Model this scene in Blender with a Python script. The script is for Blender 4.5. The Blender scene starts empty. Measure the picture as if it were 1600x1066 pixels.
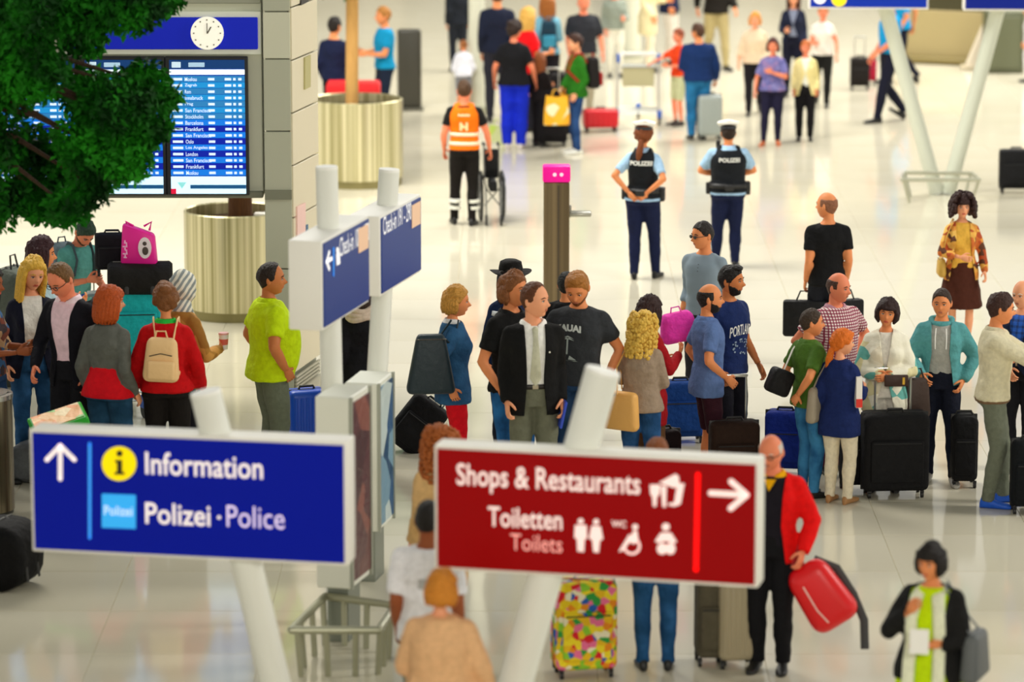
import bpy, bmesh, math, random
import numpy as np
from mathutils import Vector, Matrix, noise as mnoise
random.seed(7)
R = math.radians
# ------------------------------------------------------------------ camera, light, exposure
SC = bpy.context.scene
COL = SC.collection
CAM_H, PITCH, FPX = 7.35, R(10.785), 6000.0
cd = bpy.data.cameras.new('camera'); cam = bpy.data.objects.new('camera', cd); COL.objects.link(cam)
cam.location = (0, 0, CAM_H); cam.rotation_euler = (math.pi/2 - PITCH, 0, 0)
cd.sensor_width = 36; cd.lens = 135; cd.clip_end = 400
cd.dof.use_dof = True; cd.dof.focus_distance = 34.0; cd.dof.aperture_fstop = 1.25
SC.camera = cam
SC.view_settings.view_transform = 'Standard'; SC.view_settings.look = 'None'
SC.view_settings.gamma = 1; SC.view_settings.use_curve_mapping = False
SC.view_settings.exposure = 0.06
w = bpy.data.worlds.new('hall_light'); SC.world = w; w.use_nodes = True
nt = w.node_tree; nt.nodes.clear()
wo = nt.nodes.new('ShaderNodeOutputWorld'); wb = nt.nodes.new('ShaderNodeBackground')
tc = nt.nodes.new('ShaderNodeTexCoord'); sx = nt.nodes.new('ShaderNodeSeparateXYZ'); cr = nt.nodes.new('ShaderNodeValToRGB')
nt.links.new(tc.outputs['Generated'], sx.inputs[0]); nt.links.new(sx.outputs['Z'], cr.inputs[0])
cr.color_ramp.elements[0].position = 0.06; cr.color_ramp.elements[0].color = (1.0, .94, .82, 1)
cr.color_ramp.elements[1].position = .27; cr.color_ramp.elements[1].color = (.26, .27, .26, 1)
nt.links.new(cr.outputs[0], wb.inputs[0]); wb.inputs[1].default_value = 1.15
nt.links.new(wb.outputs[0], wo.inputs[0])
def area(name, loc, size, energy, color=(1, .96, .88), tgt=None):
    l = bpy.data.lights.new(name, 'AREA'); l.shape = 'RECTANGLE'; l.size, l.size_y = size; l.energy = energy; l.color = color
    o = bpy.data.objects.new(name, l); COL.objects.link(o); o.location = loc
    if tgt:
        o.rotation_euler = (Vector(tgt) - Vector(loc)).to_track_quat('-Z', 'Y').to_euler()
    return o
area('hall_roof_light', (-5, 43, 13), (8, 9), 3300, tgt=(0, 46, 0))
area('hall_roof_light', (8, 62, 14), (12, 14), 5700, tgt=(2, 64, 0))
area('front_fill_light', (3, 5, 9.2), (8, 2), 1700, tgt=(0, 30, 1.5))  # added fill from the camera side, brightens faces and sign fronts
area('side_key_light', (16, 30, 11), (4, 6), 1500, tgt=(0, 38, 1))  # added key light from the upper right for contrast and skin highlights

# ------------------------------------------------------------------ picture to floor helpers
def ray(px, py):
    x = (px - 800)/FPX; y = -(py - 533)/FPX
    s, c = math.sin(PITCH), math.cos(PITCH)
    return np.array([x, c + y*s, -s + y*c])
def at(px, py, z=0.0):
    d = ray(px, py); t = (z - CAM_H)/d[2]; return np.array([d[0]*t, d[1]*t, z])
def zat(px, py, Y):
    d = ray(px, py); return CAM_H + d[2]*Y/d[1]
def xat(px, py, Y):
    d = ray(px, py); return d[0]*Y/d[1]
# ------------------------------------------------------------------ materials
def lin(c):
    if isinstance(c, str):
        c = tuple(int(c[i:i+2], 16) for i in (0, 2, 4))
    return tuple(((v/255)/12.92 if v/255 <= .04045 else ((v/255+.055)/1.055)**2.4) for v in c) + (1.0,)
_M = {}
def mat(c, rough=.8, kind='plain', metal=0.0, c2=None, emit=0.0, scale=None, spec=None):
    key = (c, rough, kind, metal, c2, emit, scale)
    if key in _M: return _M[key]
    m = bpy.data.materials.new(kind + '_' + str(c)); m.use_nodes = True
    t = m.node_tree; b = t.nodes['Principled BSDF']; L = t.links.new
    b.inputs['Base Color'].default_value = lin(c); b.inputs['Roughness'].default_value = rough; b.inputs['Metallic'].default_value = metal
    if kind in ('cloth', 'knit', 'denim', 'skin', 'leather', 'coat'): b.inputs['Specular IOR Level'].default_value = .18 if kind != 'leather' else .4
    tcn = t.nodes.new('ShaderNodeTexCoord')
    def nz(s, det=3):
        n = t.nodes.new('ShaderNodeTexNoise'); n.inputs['Scale'].default_value = s; n.inputs['Detail'].default_value = det; L(tcn.outputs['Object'], n.inputs['Vector']); return n
    def mix(fac, a, bb):
        n = t.nodes.new('ShaderNodeMix'); n.data_type = 'RGBA'
        if fac is not None: L(fac, n.inputs[0])
        for i, v in ((6, a), (7, bb)):
            if hasattr(v, 'is_linked'): L(v, n.inputs[i])
            else: n.inputs[i].default_value = v
        return n.outputs[2]
    def mix_f(p, q):
        n = t.nodes.new('ShaderNodeMath'); n.operation = 'MULTIPLY_ADD'; L(p, n.inputs[0]); n.inputs[1].default_value = .5; m_ = t.nodes.new('ShaderNodeMath'); m_.operation = 'MULTIPLY'; L(q, m_.inputs[0]); m_.inputs[1].default_value = .6; L(m_.outputs[0], n.inputs[2]); return n.outputs[0]
    def ramp(fac, stops, const=False):
        n = t.nodes.new('ShaderNodeValToRGB'); L(fac, n.inputs[0])
        if const: n.color_ramp.interpolation = 'CONSTANT'
        e = n.color_ramp.elements
        while len(e) < len(stops): e.new(.5)
        for k, (p, cc) in enumerate(stops): e[k].position = p; e[k].color = cc
        return n.outputs[0]
    def bump(h, s, d):
        n = t.nodes.new('ShaderNodeBump'); n.inputs['Strength'].default_value = s; n.inputs['Distance'].default_value = d; L(h, n.inputs['Height']); L(n.outputs[0], b.inputs['Normal'])
    C = lin(c); D = lin(c2) if c2 else tuple(v*.62 for v in C[:3]) + (1,)
    if kind in ('cloth', 'coat'):
        n = nz(9, 4); bump(n.outputs[0], .9, .035)
        m2 = nz(26, 2); L(mix(ramp(m2.outputs[0], [(.35, (0, 0, 0, 1)), (.7, (1, 1, 1, 1))]), C, tuple(v*.86 for v in C[:3]) + (1,)), b.inputs['Base Color'])
    elif kind == 'denim':
        n = nz(7, 4); bump(n.outputs[0], .9, .04)
        L(mix(ramp(nz(5, 3).outputs[0], [(.42, (0, 0, 0, 1)), (.68, (1, 1, 1, 1))]), C, D if c2 else tuple(min(1, v*1.9+.01) for v in C[:3]) + (1,)), b.inputs['Base Color'])
    elif kind == 'skin':
        L(mix(nz(14).outputs[0], C, (C[0]*.92, C[1]*.74, C[2]*.66, 1)), b.inputs['Base Color']); b.inputs['Roughness'].default_value = .5
    elif kind == 'hair':
        wv = t.nodes.new('ShaderNodeTexWave'); wv.inputs['Scale'].default_value = scale or 38; wv.inputs['Distortion'].default_value = 7; wv.inputs['Detail'].default_value = 3
        wv.bands_direction = 'X'; L(tcn.outputs['Object'], wv.inputs['Vector'])
        L(mix(mix_f(wv.outputs[0], nz(30, 4).outputs[0]), D, tuple(min(1, v*1.35 + .004) for v in C[:3]) + (1,)), b.inputs['Base Color']); bump(nz(45, 4).outputs[0], .9, .02); b.inputs['Roughness'].default_value = .55; b.inputs['Specular IOR Level'].default_value = .3
    elif kind == 'plaid':
        def st(d, s, lo):
            wv = t.nodes.new('ShaderNodeTexWave'); wv.wave_profile = 'SAW'; wv.bands_direction = d; wv.inputs['Scale'].default_value = s; L(tcn.outputs['Object'], wv.inputs['Vector'])
            return ramp(wv.outputs[0], [(0, (0, 0, 0, 1)), (lo, (1, 1, 1, 1))], True)
        s = scale or 6
        a = mix(st('Z', s, .6), C, D); q = t.nodes.new('ShaderNodeMix'); q.data_type = 'RGBA'
        L(mix(st('X', s, .6), a, mix(st('Z', s, .6), D, tuple(v*.5 for v in D[:3]) + (1,))), b.inputs['Base Color'])
        bump(nz(9, 4).outputs[0], .8, .03)
    elif kind == 'print':      # mottled print of several colours
        v = t.nodes.new('ShaderNodeTexVoronoi'); v.inputs['Scale'].default_value = scale or 14; L(tcn.outputs['Object'], v.inputs['Vector'])
        sp = t.nodes.new('ShaderNodeSeparateColor'); L(v.outputs['Color'], sp.inputs[0])
        cols = [C] + [lin(x) for x in c2.split()]; k = len(cols)
        L(ramp(sp.outputs[0], [(i/k, cc) for i, cc in enumerate(cols)], True), b.inputs['Base Color']); bump(nz(9, 4).outputs[0], .6, .03)
    elif kind == 'stripe':
        wv = t.nodes.new('ShaderNodeTexWave'); wv.bands_direction = 'DIAGONAL'; wv.inputs['Scale'].default_value = scale or 14; wv.inputs['Distortion'].default_value = 2; L(tcn.outputs['Object'], wv.inputs['Vector'])
        L(ramp(wv.outputs[0], [(0, C), (.5, D)], True), b.inputs['Base Color'])
    elif kind == 'brushed':
        mp = t.nodes.new('ShaderNodeMapping'); mp.inputs['Scale'].default_value = (9, 9, .05); L(tcn.outputs['Object'], mp.inputs[0])
        n = t.nodes.new('ShaderNodeTexNoise'); n.inputs['Scale'].default_value = scale or 3; n.inputs['Detail'].default_value = 5; L(mp.outputs[0], n.inputs['Vector'])
        L(mix(ramp(n.outputs[0], [(.35, (0, 0, 0, 1)), (.65, (1, 1, 1, 1))]), C, D), b.inputs['Base Color'])
    elif kind == 'leather':
        bump(nz(16, 4).outputs[0], .5, .015)
    elif kind == 'wood':
        mp = t.nodes.new('ShaderNodeMapping'); mp.inputs['Scale'].default_value = (8, 8, 1); L(tcn.outputs['Object'], mp.inputs[0])
        n = t.nodes.new('ShaderNodeTexNoise'); n.inputs['Scale'].default_value = 5; n.inputs['Detail'].default_value = 6; L(mp.outputs[0], n.inputs['Vector'])
        L(mix(n.outputs[0], C, D), b.inputs['Base Color']); bump(n.outputs[0], .8, .03)
    elif kind == 'floor':
        mp = t.nodes.new('ShaderNodeMapping'); mp.inputs['Scale'].default_value = (.5, .12, 1)
        L(tcn.outputs['Object'], mp.inputs[0]); n = t.nodes.new('ShaderNodeTexNoise'); n.inputs['Scale'].default_value = 1.3; n.inputs['Detail'].default_value = 6; L(mp.outputs[0], n.inputs['Vector'])
        L(mix(ramp(n.outputs[0], [(.3, (0, 0, 0, 1)), (.72, (1, 1, 1, 1))]), C, D), b.inputs['Base Color'])
        rr = t.nodes.new('ShaderNodeMapRange'); L(nz(2.2, 4).outputs[0], rr.inputs[0]); rr.inputs[3].default_value = .05; rr.inputs[4].default_value = .14; L(rr.outputs[0], b.inputs['Roughness'])
        b.inputs['IOR'].default_value = 1.6
    elif kind == 'leaf':
        oi = nz(3, 2); L(mix(ramp(oi.outputs[0], [(.35, (0, 0, 0, 1)), (.65, (1, 1, 1, 1))]), C, D), b.inputs['Base Color'])
        b.inputs['Roughness'].default_value = .7; b.inputs['Specular IOR Level'].default_value = .15
    elif kind == 'glass':
        b.inputs['Transmission Weight'].default_value = 1; b.inputs['Roughness'].default_value = .02
    if emit:
        b.inputs['Specular IOR Level'].default_value = .15
        b.inputs['Emission Color'].default_value = C; b.inputs['Emission Strength'].default_value = emit
    _M[key] = m; return m
# ------------------------------------------------------------------ mesh builder
def unit(v):
    n = np.linalg.norm(v); return v/n if n > 1e-9 else v
class Geo:
    def __init__(s): s.V = []; s.F = []; s.I = []; s.n = 0
    def add(s, verts, faces, mi=0):
        verts = np.asarray(verts, float); s.V.append(verts)
        for f in faces: s.F.append(tuple(i + s.n for i in f)); s.I.append(mi)
        s.n += len(verts); return s
    def tube(s, pts, rad, n=12, mi=0, side=None, cap=True, exp=2.0):
        pts = [np.asarray(p, float) for p in pts]; m = len(pts); V = []
        ref = np.asarray(side if side is not None else (1.0, 0, 0), float)
        for k, p in enumerate(pts):
            t = unit(pts[min(k+1, m-1)] - pts[max(k-1, 0)])
            if side is None and abs(np.dot(ref, t)) > .9: ref = np.array([0, 1.0, 0]) if abs(t[1]) < .9 else np.array([0, 0, 1.0])
            a = unit(ref - t*np.dot(ref, t)); b = np.cross(t, a)
            if side is None: ref = a
            r = rad[k] if isinstance(rad, (list, tuple)) and not (len(rad) == 2 and m != 2 and not isinstance(rad[0], tuple)) else rad
            rx, ry = r if isinstance(r, tuple) else (r, r)
            for j in range(n):
                u = 2*math.pi*j/n; c, q = math.cos(u), math.sin(u)
                if exp != 2.0: c = math.copysign(abs(c)**(2/exp), c); q = math.copysign(abs(q)**(2/exp), q)
                V.append(p + a*rx*c + b*ry*q)
        F = [(k*n+j, k*n+(j+1) % n, (k+1)*n+(j+1) % n, (k+1)*n+j) for k in range(m-1) for j in range(n)]
        if cap: F += [tuple(range(n-1, -1, -1)), tuple(range((m-1)*n, m*n))]
        return s.add(V, F, mi)
    def ell(s, c, r, nu=14, nv=9, mi=0, M=None):
        c = np.asarray(c, float); r = np.asarray(r if hasattr(r, '__len__') else (r, r, r), float); V = [(0, 0, -1)]
        for i in range(1, nv):
            a = -math.pi/2 + math.pi*i/nv
            V += [(math.cos(a)*math.cos(2*math.pi*j/nu), math.cos(a)*math.sin(2*math.pi*j/nu), math.sin(a)) for j in range(nu)]
        V.append((0, 0, 1)); V = np.array(V)*r
        if M is not None: V = V @ np.asarray(M).T
        F = [(0, 1+(j+1) % nu, 1+j) for j in range(nu)]
        for i in range(nv-2):
            a = 1+i*nu; F += [(a+j, a+(j+1) % nu, a+nu+(j+1) % nu, a+nu+j) for j in range(nu)]
        l = len(V)-1; a = 1+(nv-2)*nu; F += [(a+j, a+(j+1) % nu, l) for j in range(nu)]
        return s.add(V + c, F, mi)
    def box(s, c, sz, mi=0, M=None):
        V = np.array([(x, y, z) for x in (-.5, .5) for y in (-.5, .5) for z in (-.5, .5)])*np.asarray(sz, float)
        if M is not None: V = V @ np.asarray(M).T
        return s.add(V + np.asarray(c, float), [(0, 1, 3, 2), (4, 6, 7, 5), (0, 4, 5, 1), (2, 3, 7, 6), (0, 2, 6, 4), (1, 5, 7, 3)], mi)
    def rbox(s, c, sz, r=.02, seg=2, mi=0, M=None, taper=1.0):
        bm = bmesh.new(); bmesh.ops.create_cube(bm, size=1)
        for v in bm.verts: v.co = Vector((v.co.x*sz[0], v.co.y*sz[1], v.co.z*sz[2]))
        bmesh.ops.bevel(bm, geom=list(bm.edges), offset=min(r, min(sz)*.49), segments=seg, affect='EDGES', profile=.5)
        if taper != 1.0:
            for v in bm.verts:
                k = 1 + (taper-1)*(v.co.z/sz[2] + .5); v.co.x *= k; v.co.y *= k
        bm.verts.index_update(); V = np.array([tuple(v.co) for v in bm.verts]); F = [tuple(v.index for v in f.verts) for f in bm.faces]; bm.free()
        if M is not None: V = V @ np.asarray(M).T
        return s.add(V + np.asarray(c, float), F, mi)
    def poly(s, pts, d, mi=0):   # flat outline pts (3d) extruded by vector d
        n = len(pts); P = np.array(pts, float); d = np.asarray(d, float)
        return s.add(np.vstack([P, P + d]), [tuple(range(n)), tuple(range(2*n-1, n-1, -1))] + [(j, j+n, (j+1) % n + n, (j+1) % n) for j in range(n)], mi)
    def xf(s, M):   # 4x4
        M = np.asarray(M, float)
        for i, v in enumerate(s.V): s.V[i] = v @ M[:3, :3].T + M[:3, 3]
        return s
    def verts(s): return np.vstack(s.V)
    def mesh(s, name, mats, smooth=True, sharp=35):
        me = bpy.data.meshes.new(name); me.from_pydata(s.verts().tolist(), [], s.F)
        for m in (mats if isinstance(mats, (list, tuple)) else [mats]): me.materials.append(m)
        me.polygons.foreach_set('material_index', s.I)
        me.validate()
        if smooth:
            me.shade_smooth()
            if sharp: me.set_sharp_from_angle(angle=R(sharp))
        return me
def part(name, g, mats, parent=None, smooth=True, sharp=35, label=None, kind=None, loc=None):
    me = g if isinstance(g, bpy.types.Mesh) else g.mesh(name, mats, smooth, sharp)
    o = bpy.data.objects.new(name, me); COL.objects.link(o)
    if parent is not None: o.parent = parent
    if label: o['label'] = label
    if kind: o['kind'] = kind
    if loc is not None: o.location = loc
    return o
def thing(name, label, cat, loc=(0, 0, 0), rz=0, group=None, scale=1.0, obj=None):
    o = obj or bpy.data.objects.new(name, None)
    if not obj: COL.objects.link(o); o.empty_display_size = .2
    o.location = Vector(tuple(float(v) for v in loc)); o.rotation_euler = (0, 0, rz); o.scale = (scale,)*3
    o['label'] = label; o['category'] = cat
    if group: o['group'] = group
    return o
def copy_tree(o, parent=None):
    c = o.copy(); COL.objects.link(c)
    if parent: c.parent = parent
    for ch in list(o.children): copy_tree(ch, c)
    return c
def rotm(ax, a):
    return np.array(Matrix.Rotation(a, 3, ax))
def text(s, w=None, h=None, depth=.002, bold=0.0, spacing=1.0):
    """mesh data of a word, lower left at 0,0, in the x-z plane facing -y"""
    cu = bpy.data.curves.new('word', 'FONT'); cu.body = s; cu.size = 1; cu.extrude = 0; cu.offset = bold; cu.space_character = spacing; cu.resolution_u = 3
    o = bpy.data.objects.new('word', cu); me = bpy.data.meshes.new_from_object(o)
    V = np.array([tuple(v.co) for v in me.vertices]) if len(me.vertices) else np.zeros((1, 3)); F = [tuple(p.vertices) for p in me.polygons]
    bpy.data.objects.remove(o); bpy.data.meshes.remove(me); bpy.data.curves.remove(cu)
    mn, mx = V.min(0), V.max(0); V = V - mn; ex = np.maximum(mx-mn, 1e-6)
    kx = w/ex[0] if w else None; kz = h/ex[1] if h else kx
    kx = kx or kz
    g = Geo(); g.add(np.stack([V[:, 0]*kx, np.zeros(len(V)), V[:, 1]*kz], 1), F); return g
# ------------------------------------------------------------------ people
ZT = [.40, .70, .82, .90, .98, 1.08, 1.20, 1.30, 1.37, 1.43, 1.475, 1.50]
SECT = {'m': ([.165, .165, .164, .160, .152, .142, .152, .166, .160, .118, .074, .062], [.12, .12, .118, .115, .108, .100, .112, .120, .108, .085, .065, .058]),
        'f': ([.176, .176, .176, .172, .152, .126, .132, .140, .134, .098, .060, .050], [.125, .125, .124, .120, .106, .092, .112, .118, .098, .078, .056, .048])}
def sec(z, sx, b, belly=0.0):
    W, D = SECT[sx]; w = np.interp(z, ZT, W); d = np.interp(z, ZT, D)
    k = np.interp(z, [.8, 1.0, 1.15, 1.35, 1.5], [.9, 1, 1, .7, .25]); w *= 1 + (b-1)*k; d *= 1 + (b-1)*k*1.2
    e = belly*np.interp(z, [.88, 1.0, 1.1, 1.25, 1.35], [0, .8, 1, .5, 0]); d += e*.5
    y = np.interp(z, [.9, 1.08, 1.2, 1.35, 1.45, 1.5], [.01, -.002, -.006, .004, .014, .010]) - e*.5
    return w, d, y
def smooth01(x): x = min(1, max(0, x)); return x*x*(3-2*x)
def ik(a, t, l1, l2, pole):
    d = t - a; L = np.linalg.norm(d); L2 = min(L, (l1+l2)*.999); u = unit(d); t = a + u*L2
    c = (l1*l1 + L2*L2 - l2*l2)/(2*L2); h = math.sqrt(max(l1*l1 - c*c, 0)); p = pole - u*np.dot(pole, u)
    return a + u*c + unit(p)*h, t
ARMS = {'down': ((.20, -.05, .895), (.12, 1, 0)), 'hip': ((.175, -.03, 1.03), (1, .5, .1)), 'pocket': ((.205, -.05, .94), (.9, .8, 0)),
        'back': ((.03, .17, 1.02), (1, .5, -.1)), 'belly': ((.03, -.20, 1.08), (.8, .3, -.5)), 'hold': ((.12, -.30, 1.12), (.4, .3, -1)),
        'strap': ((.10, -.17, 1.30), (.7, 0, -1)), 'wf': ((.22, -.20, .93), (.3, 1, 0)), 'wb': ((.23, .16, .92), (.3, 1, 0)),
        'front': ((.06, -.21, .97), (.9, .2, -.3)), 'phone': ((.08, -.30, 1.22), (.4, .1, -1)), 'reach': ((.14, -.50, 1.15), (.5, .2, -1)), 'out': ((.36, -.04, .98), (.5, .8, 0)), 'chest': ((.0, -.22, 1.22), (.9, .1, -.6)),
        'swing': ((.25, -.12, .90), (.4, 1, 0)), 'fold': ((-.05, -.20, 1.16), (1, .1, -.3))}
LEGS = {'stand': ((.095, .0, .09), (.095, .0, .09), .1), 'wide': ((.15, .02, .09), (.15, -.02, .09), .15), 'walkL': ((.08, -.20, .09), (.08, .26, .15), .05), 'walkR': ((.08, .26, .15), (.08, -.20, .09), .05),
        'easeL': ((.13, -.10, .09), (.09, .03, .09), .2), 'easeR': ((.09, .03, .09), (.13, -.10, .09), .2), 'apart': ((.19, 0, .09), (.19, 0, .09), .2)}
STAGE = []
def stage(g, vox, it, fn):
    me = g.mesh('tmp', mat('808080'), False); o = bpy.data.objects.new('tmp', me); COL.objects.link(o)
    m = o.modifiers.new('r', 'REMESH'); m.mode = 'VOXEL'; m.voxel_size = vox
    if it:
        m = o.modifiers.new('s', 'SMOOTH'); m.iterations = it; m.factor = .5
    STAGE.append((o, fn))
def run_stage():
    bpy.context.view_layer.update(); dg = bpy.context.evaluated_depsgraph_get()
    for o, fn in STAGE:
        e = o.evaluated_get(dg); me = e.to_mesh()
        n = len(me.vertices); V = np.empty(n*3); me.vertices.foreach_get('co', V); V = V.reshape(-1, 3)
        F = [tuple(p.vertices) for p in me.polygons]; e.to_mesh_clear(); fn(V, F)
    for o, fn in STAGE:
        me = o.data; bpy.data.objects.remove(o); bpy.data.meshes.remove(me)
    STAGE.clear()
# head: a sphere grid bent into a face
NU, NV = 48, 36
def head_grid():
    P = []
    for i in range(NV+1):
        a = -math.pi/2 + math.pi*i/NV
        for j in range(NU):
            t = 2*math.pi*j/NU; t = t - .35*math.sin(t)*0
            P.append((math.cos(a)*math.sin(t), -math.cos(a)*math.cos(t), math.sin(a)))
    return np.array(P)
HD = head_grid()
HF = [(i*NU+j, i*NU+(j+1) % NU, (i+1)*NU+(j+1) % NU, (i+1)*NU+j) for i in range(NV) for j in range(NU)]
def head_shape(fem):
    n = HD; x, y, z = n[:, 0]*.076, n[:, 1]*.096, n[:, 2]*.118
    dn = np.clip(-n[:, 2], 0, 1); fr = np.clip(-n[:, 1], 0, 1); bk = np.clip(n[:, 1], 0, 1)
    x = x*(1 - (.34 if fem else .24)*dn**1.6) * (1 + .05*np.clip(n[:, 2], 0, 1))
    y = y + .030*bk*dn**.8 * -1 + .006*bk*(1-dn)
    y = np.where(n[:, 1] < 0, np.maximum(y, -.090 + .0*y), y)           # flat of the face
    y = y - .030*fr*np.clip(dn-.35, 0, 1)                                # jaw carried forward
    G = lambda cx, cz, sx, sz: np.exp(-((x-cx)/sx)**2 - ((z-cz)/sz)**2)*(n[:, 1] < 0)
    y = y - .026*G(0, -.026, .011, .013) - .014*G(0, -.008, .009, .018)  # nose
    y = y + .009*(G(.030, .004, .015, .011) + G(-.030, .004, .015, .011)) # sockets
    y = y - .004*(G(.028, .024, .02, .008) + G(-.028, .024, .02, .008)) + .004*G(0, .006, .012, .012)*0
    y = y - .007*G(0, -.060, .022, .010) + .005*G(0, -.076, .02, .007) - .011*G(0, -.098, .020, .014)
    y = y - .003*(G(.04, -.03, .018, .02) + G(-.04, -.03, .018, .02))
    return np.stack([x, y, z], 1)
HS = {True: head_shape(True), False: head_shape(False)}
def sstep(a, b, x): t = np.clip((x-a)/(b-a), 0, 1); return t*t*(3-2*t)
def shell(fem, mask, thick, seed=0, rough=.004):
    P = HS[fem]; n = P/np.linalg.norm(P, axis=1)[:, None]
    nz = np.array([mnoise.noise(Vector(tuple(p*26)) + Vector((seed, 0, 0))) + .8*mnoise.noise(Vector((p[0]*120, p[1]*120, p[2]*45)) + Vector((0, seed, 0))) for p in n*.1])*rough*2.0 if rough else 0
    off = -.007 + mask*(thick + .007) + mask*nz*np.minimum(1, thick/.012)
    return P + n*off[:, None]
def hair_mask(style):
    P = HS[False]; x, y, z = P.T
    line = np.interp(y, [-.10, -.078, -.060, -.045, -.02, .0, .03, .06, .10], [.066, .060, .045, .020, -.012, -.005, -.045, -.072, -.082])
    if style == 'fringe': line = np.interp(y, [-.10, -.08, -.065, -.045, -.01, .03, .06, .10], [.036, .036, .03, -.01, -.05, -.06, -.075, -.085])
    if style == 'crop': line = np.interp(y, [-.10, -.078, -.060, -.045, -.02, .0, .03, .06, .10], [.080, .074, .056, .026, -.006, .002, -.035, -.062, -.075])
    if style == 'recede': line = np.interp(y, [-.10, -.05, -.035, -.02, .0, .03, .06, .10], [.2, .098, .04, -.012, -.005, -.045, -.07, -.08]) + (np.abs(x) < .02)*(-.006)
    m = sstep(-.004, .006, z - line)
    if style == 'rim': m = m*sstep(.075, .05, z)*sstep(-.045, -.02, y)
    return m
def build_head(g, fem, face=True):
    g.add(HS[fem], HF, 0)
    P = HS[fem]; k = len(g.I) - len(HF)
    for i, f in enumerate(HF):      # lips
        c = P[list(f)].mean(0)
        if c[1] < -.07 and abs(c[0]) < .021 - abs(c[2]+.060)*.9 and abs(c[2]+.060) < .0085: g.I[k+i] = 2
    for sx in (-1, 1):
        g.ell((sx*.074, .012, -.004), (.010, .019, .031), 8, 6, 0, rotm('Z', sx*-.35))
        g.ell((sx*.030, -.0805, .003), (.0125, .006, .0062), 8, 6, 3)
        g.ell((sx*.030, -.0855, .003), (.0052, .003, .0055), 8, 5, 4)
        g.tube([(sx*.016, -.086, .007), (sx*.030, -.089, .0105), (sx*.044, -.080, .006)], .0022, 5, 4)
        g.tube([(sx*.012, -.0905, .022), (sx*.030, -.091, .028), (sx*.050, -.077, .020)], [.003, .0042, .002], 5, 1)
def hand_geo(f, n, t, w, curl=.5, s=1.0, mi=0):
    """f finger direction, n palm normal, t thumb side, w wrist point"""
    g = Geo(); w = np.asarray(w, float)
    P = lambda a, b, c: w + (f*a + t*b + n*c)*s
    g.tube([P(-.012, 0, 0), P(.02, .004, 0), P(.055, .002, 0), P(.088, 0, 0), P(.096, 0, 0)], [(.024*s, .018*s), (.034*s, .017*s), (.041*s, .015*s), (.040*s, .012*s), (.03*s, .008*s)], 10, mi, side=t)
    for k, (b, L, r) in enumerate(((.031, .070, .0088), (.011, .078, .0092), (-.010, .072, .0088), (-.030, .056, .0076))):
        a0 = .08 + .25*curl; p = P(.084, b, .001); pts = [p]; ang = a0 + k*.05*curl
        for q, fr in enumerate((.45, .32, .23)):
            dd = f*math.cos(ang) + n*math.sin(ang); pts.append(pts[-1] + dd*L*fr*s); ang += .25 + 1.05*curl
        g.tube(pts, [r*s, r*.95*s, r*.85*s, r*.55*s], 6, mi)
    p = P(.018, .030, .004); d1 = unit(f*.75 + t*.8 + n*.3*(1+curl)); p1 = p + d1*.040*s; d2 = unit(f*.95 + t*.2 + n*.45*(1+curl)); p2 = p1 + d2*.030*s; p3 = p2 + unit(f + n*.4*(1+curl))*.022*s
    g.tube([P(.0, .012, .002), p, p1, p2, p3], [.014*s, .014*s, .0115*s, .010*s, .006*s], 7, mi)
    return g
SKIN = {'fair': 'F2B088', 'tan': 'E89A66', 'red': 'EE9470', 'olive': 'CE8450', 'brown': '985836', 'dark': '603420'}
class Person: pass
def ring(pr, sec, sex, b, belly, TB, z0, z1, t, col):
    g = Geo(); V = []; n = 28
    for z, tq in ((z0, t-.01), (z0, t), (z1, t), (z1, t-.01)):
        w_, d, y = sec(z, sex, b, belly)
        for j in range(n):
            u = 2*math.pi*j/n; c, q = math.cos(u), math.sin(u); e = 2/2.35
            V.append(TB((math.copysign(abs(c)**e, c)*(w_+tq), y + math.copysign(abs(q)**e, q)*(d+tq), z)))
    g.add(V, [(a*n+j, a*n+(j+1) % n, (a+1)*n+(j+1) % n, (a+1)*n+j) for a in range(3) for j in range(n)])
    part('band', g, mat(col, .5), pr.root, sharp=None)
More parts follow.
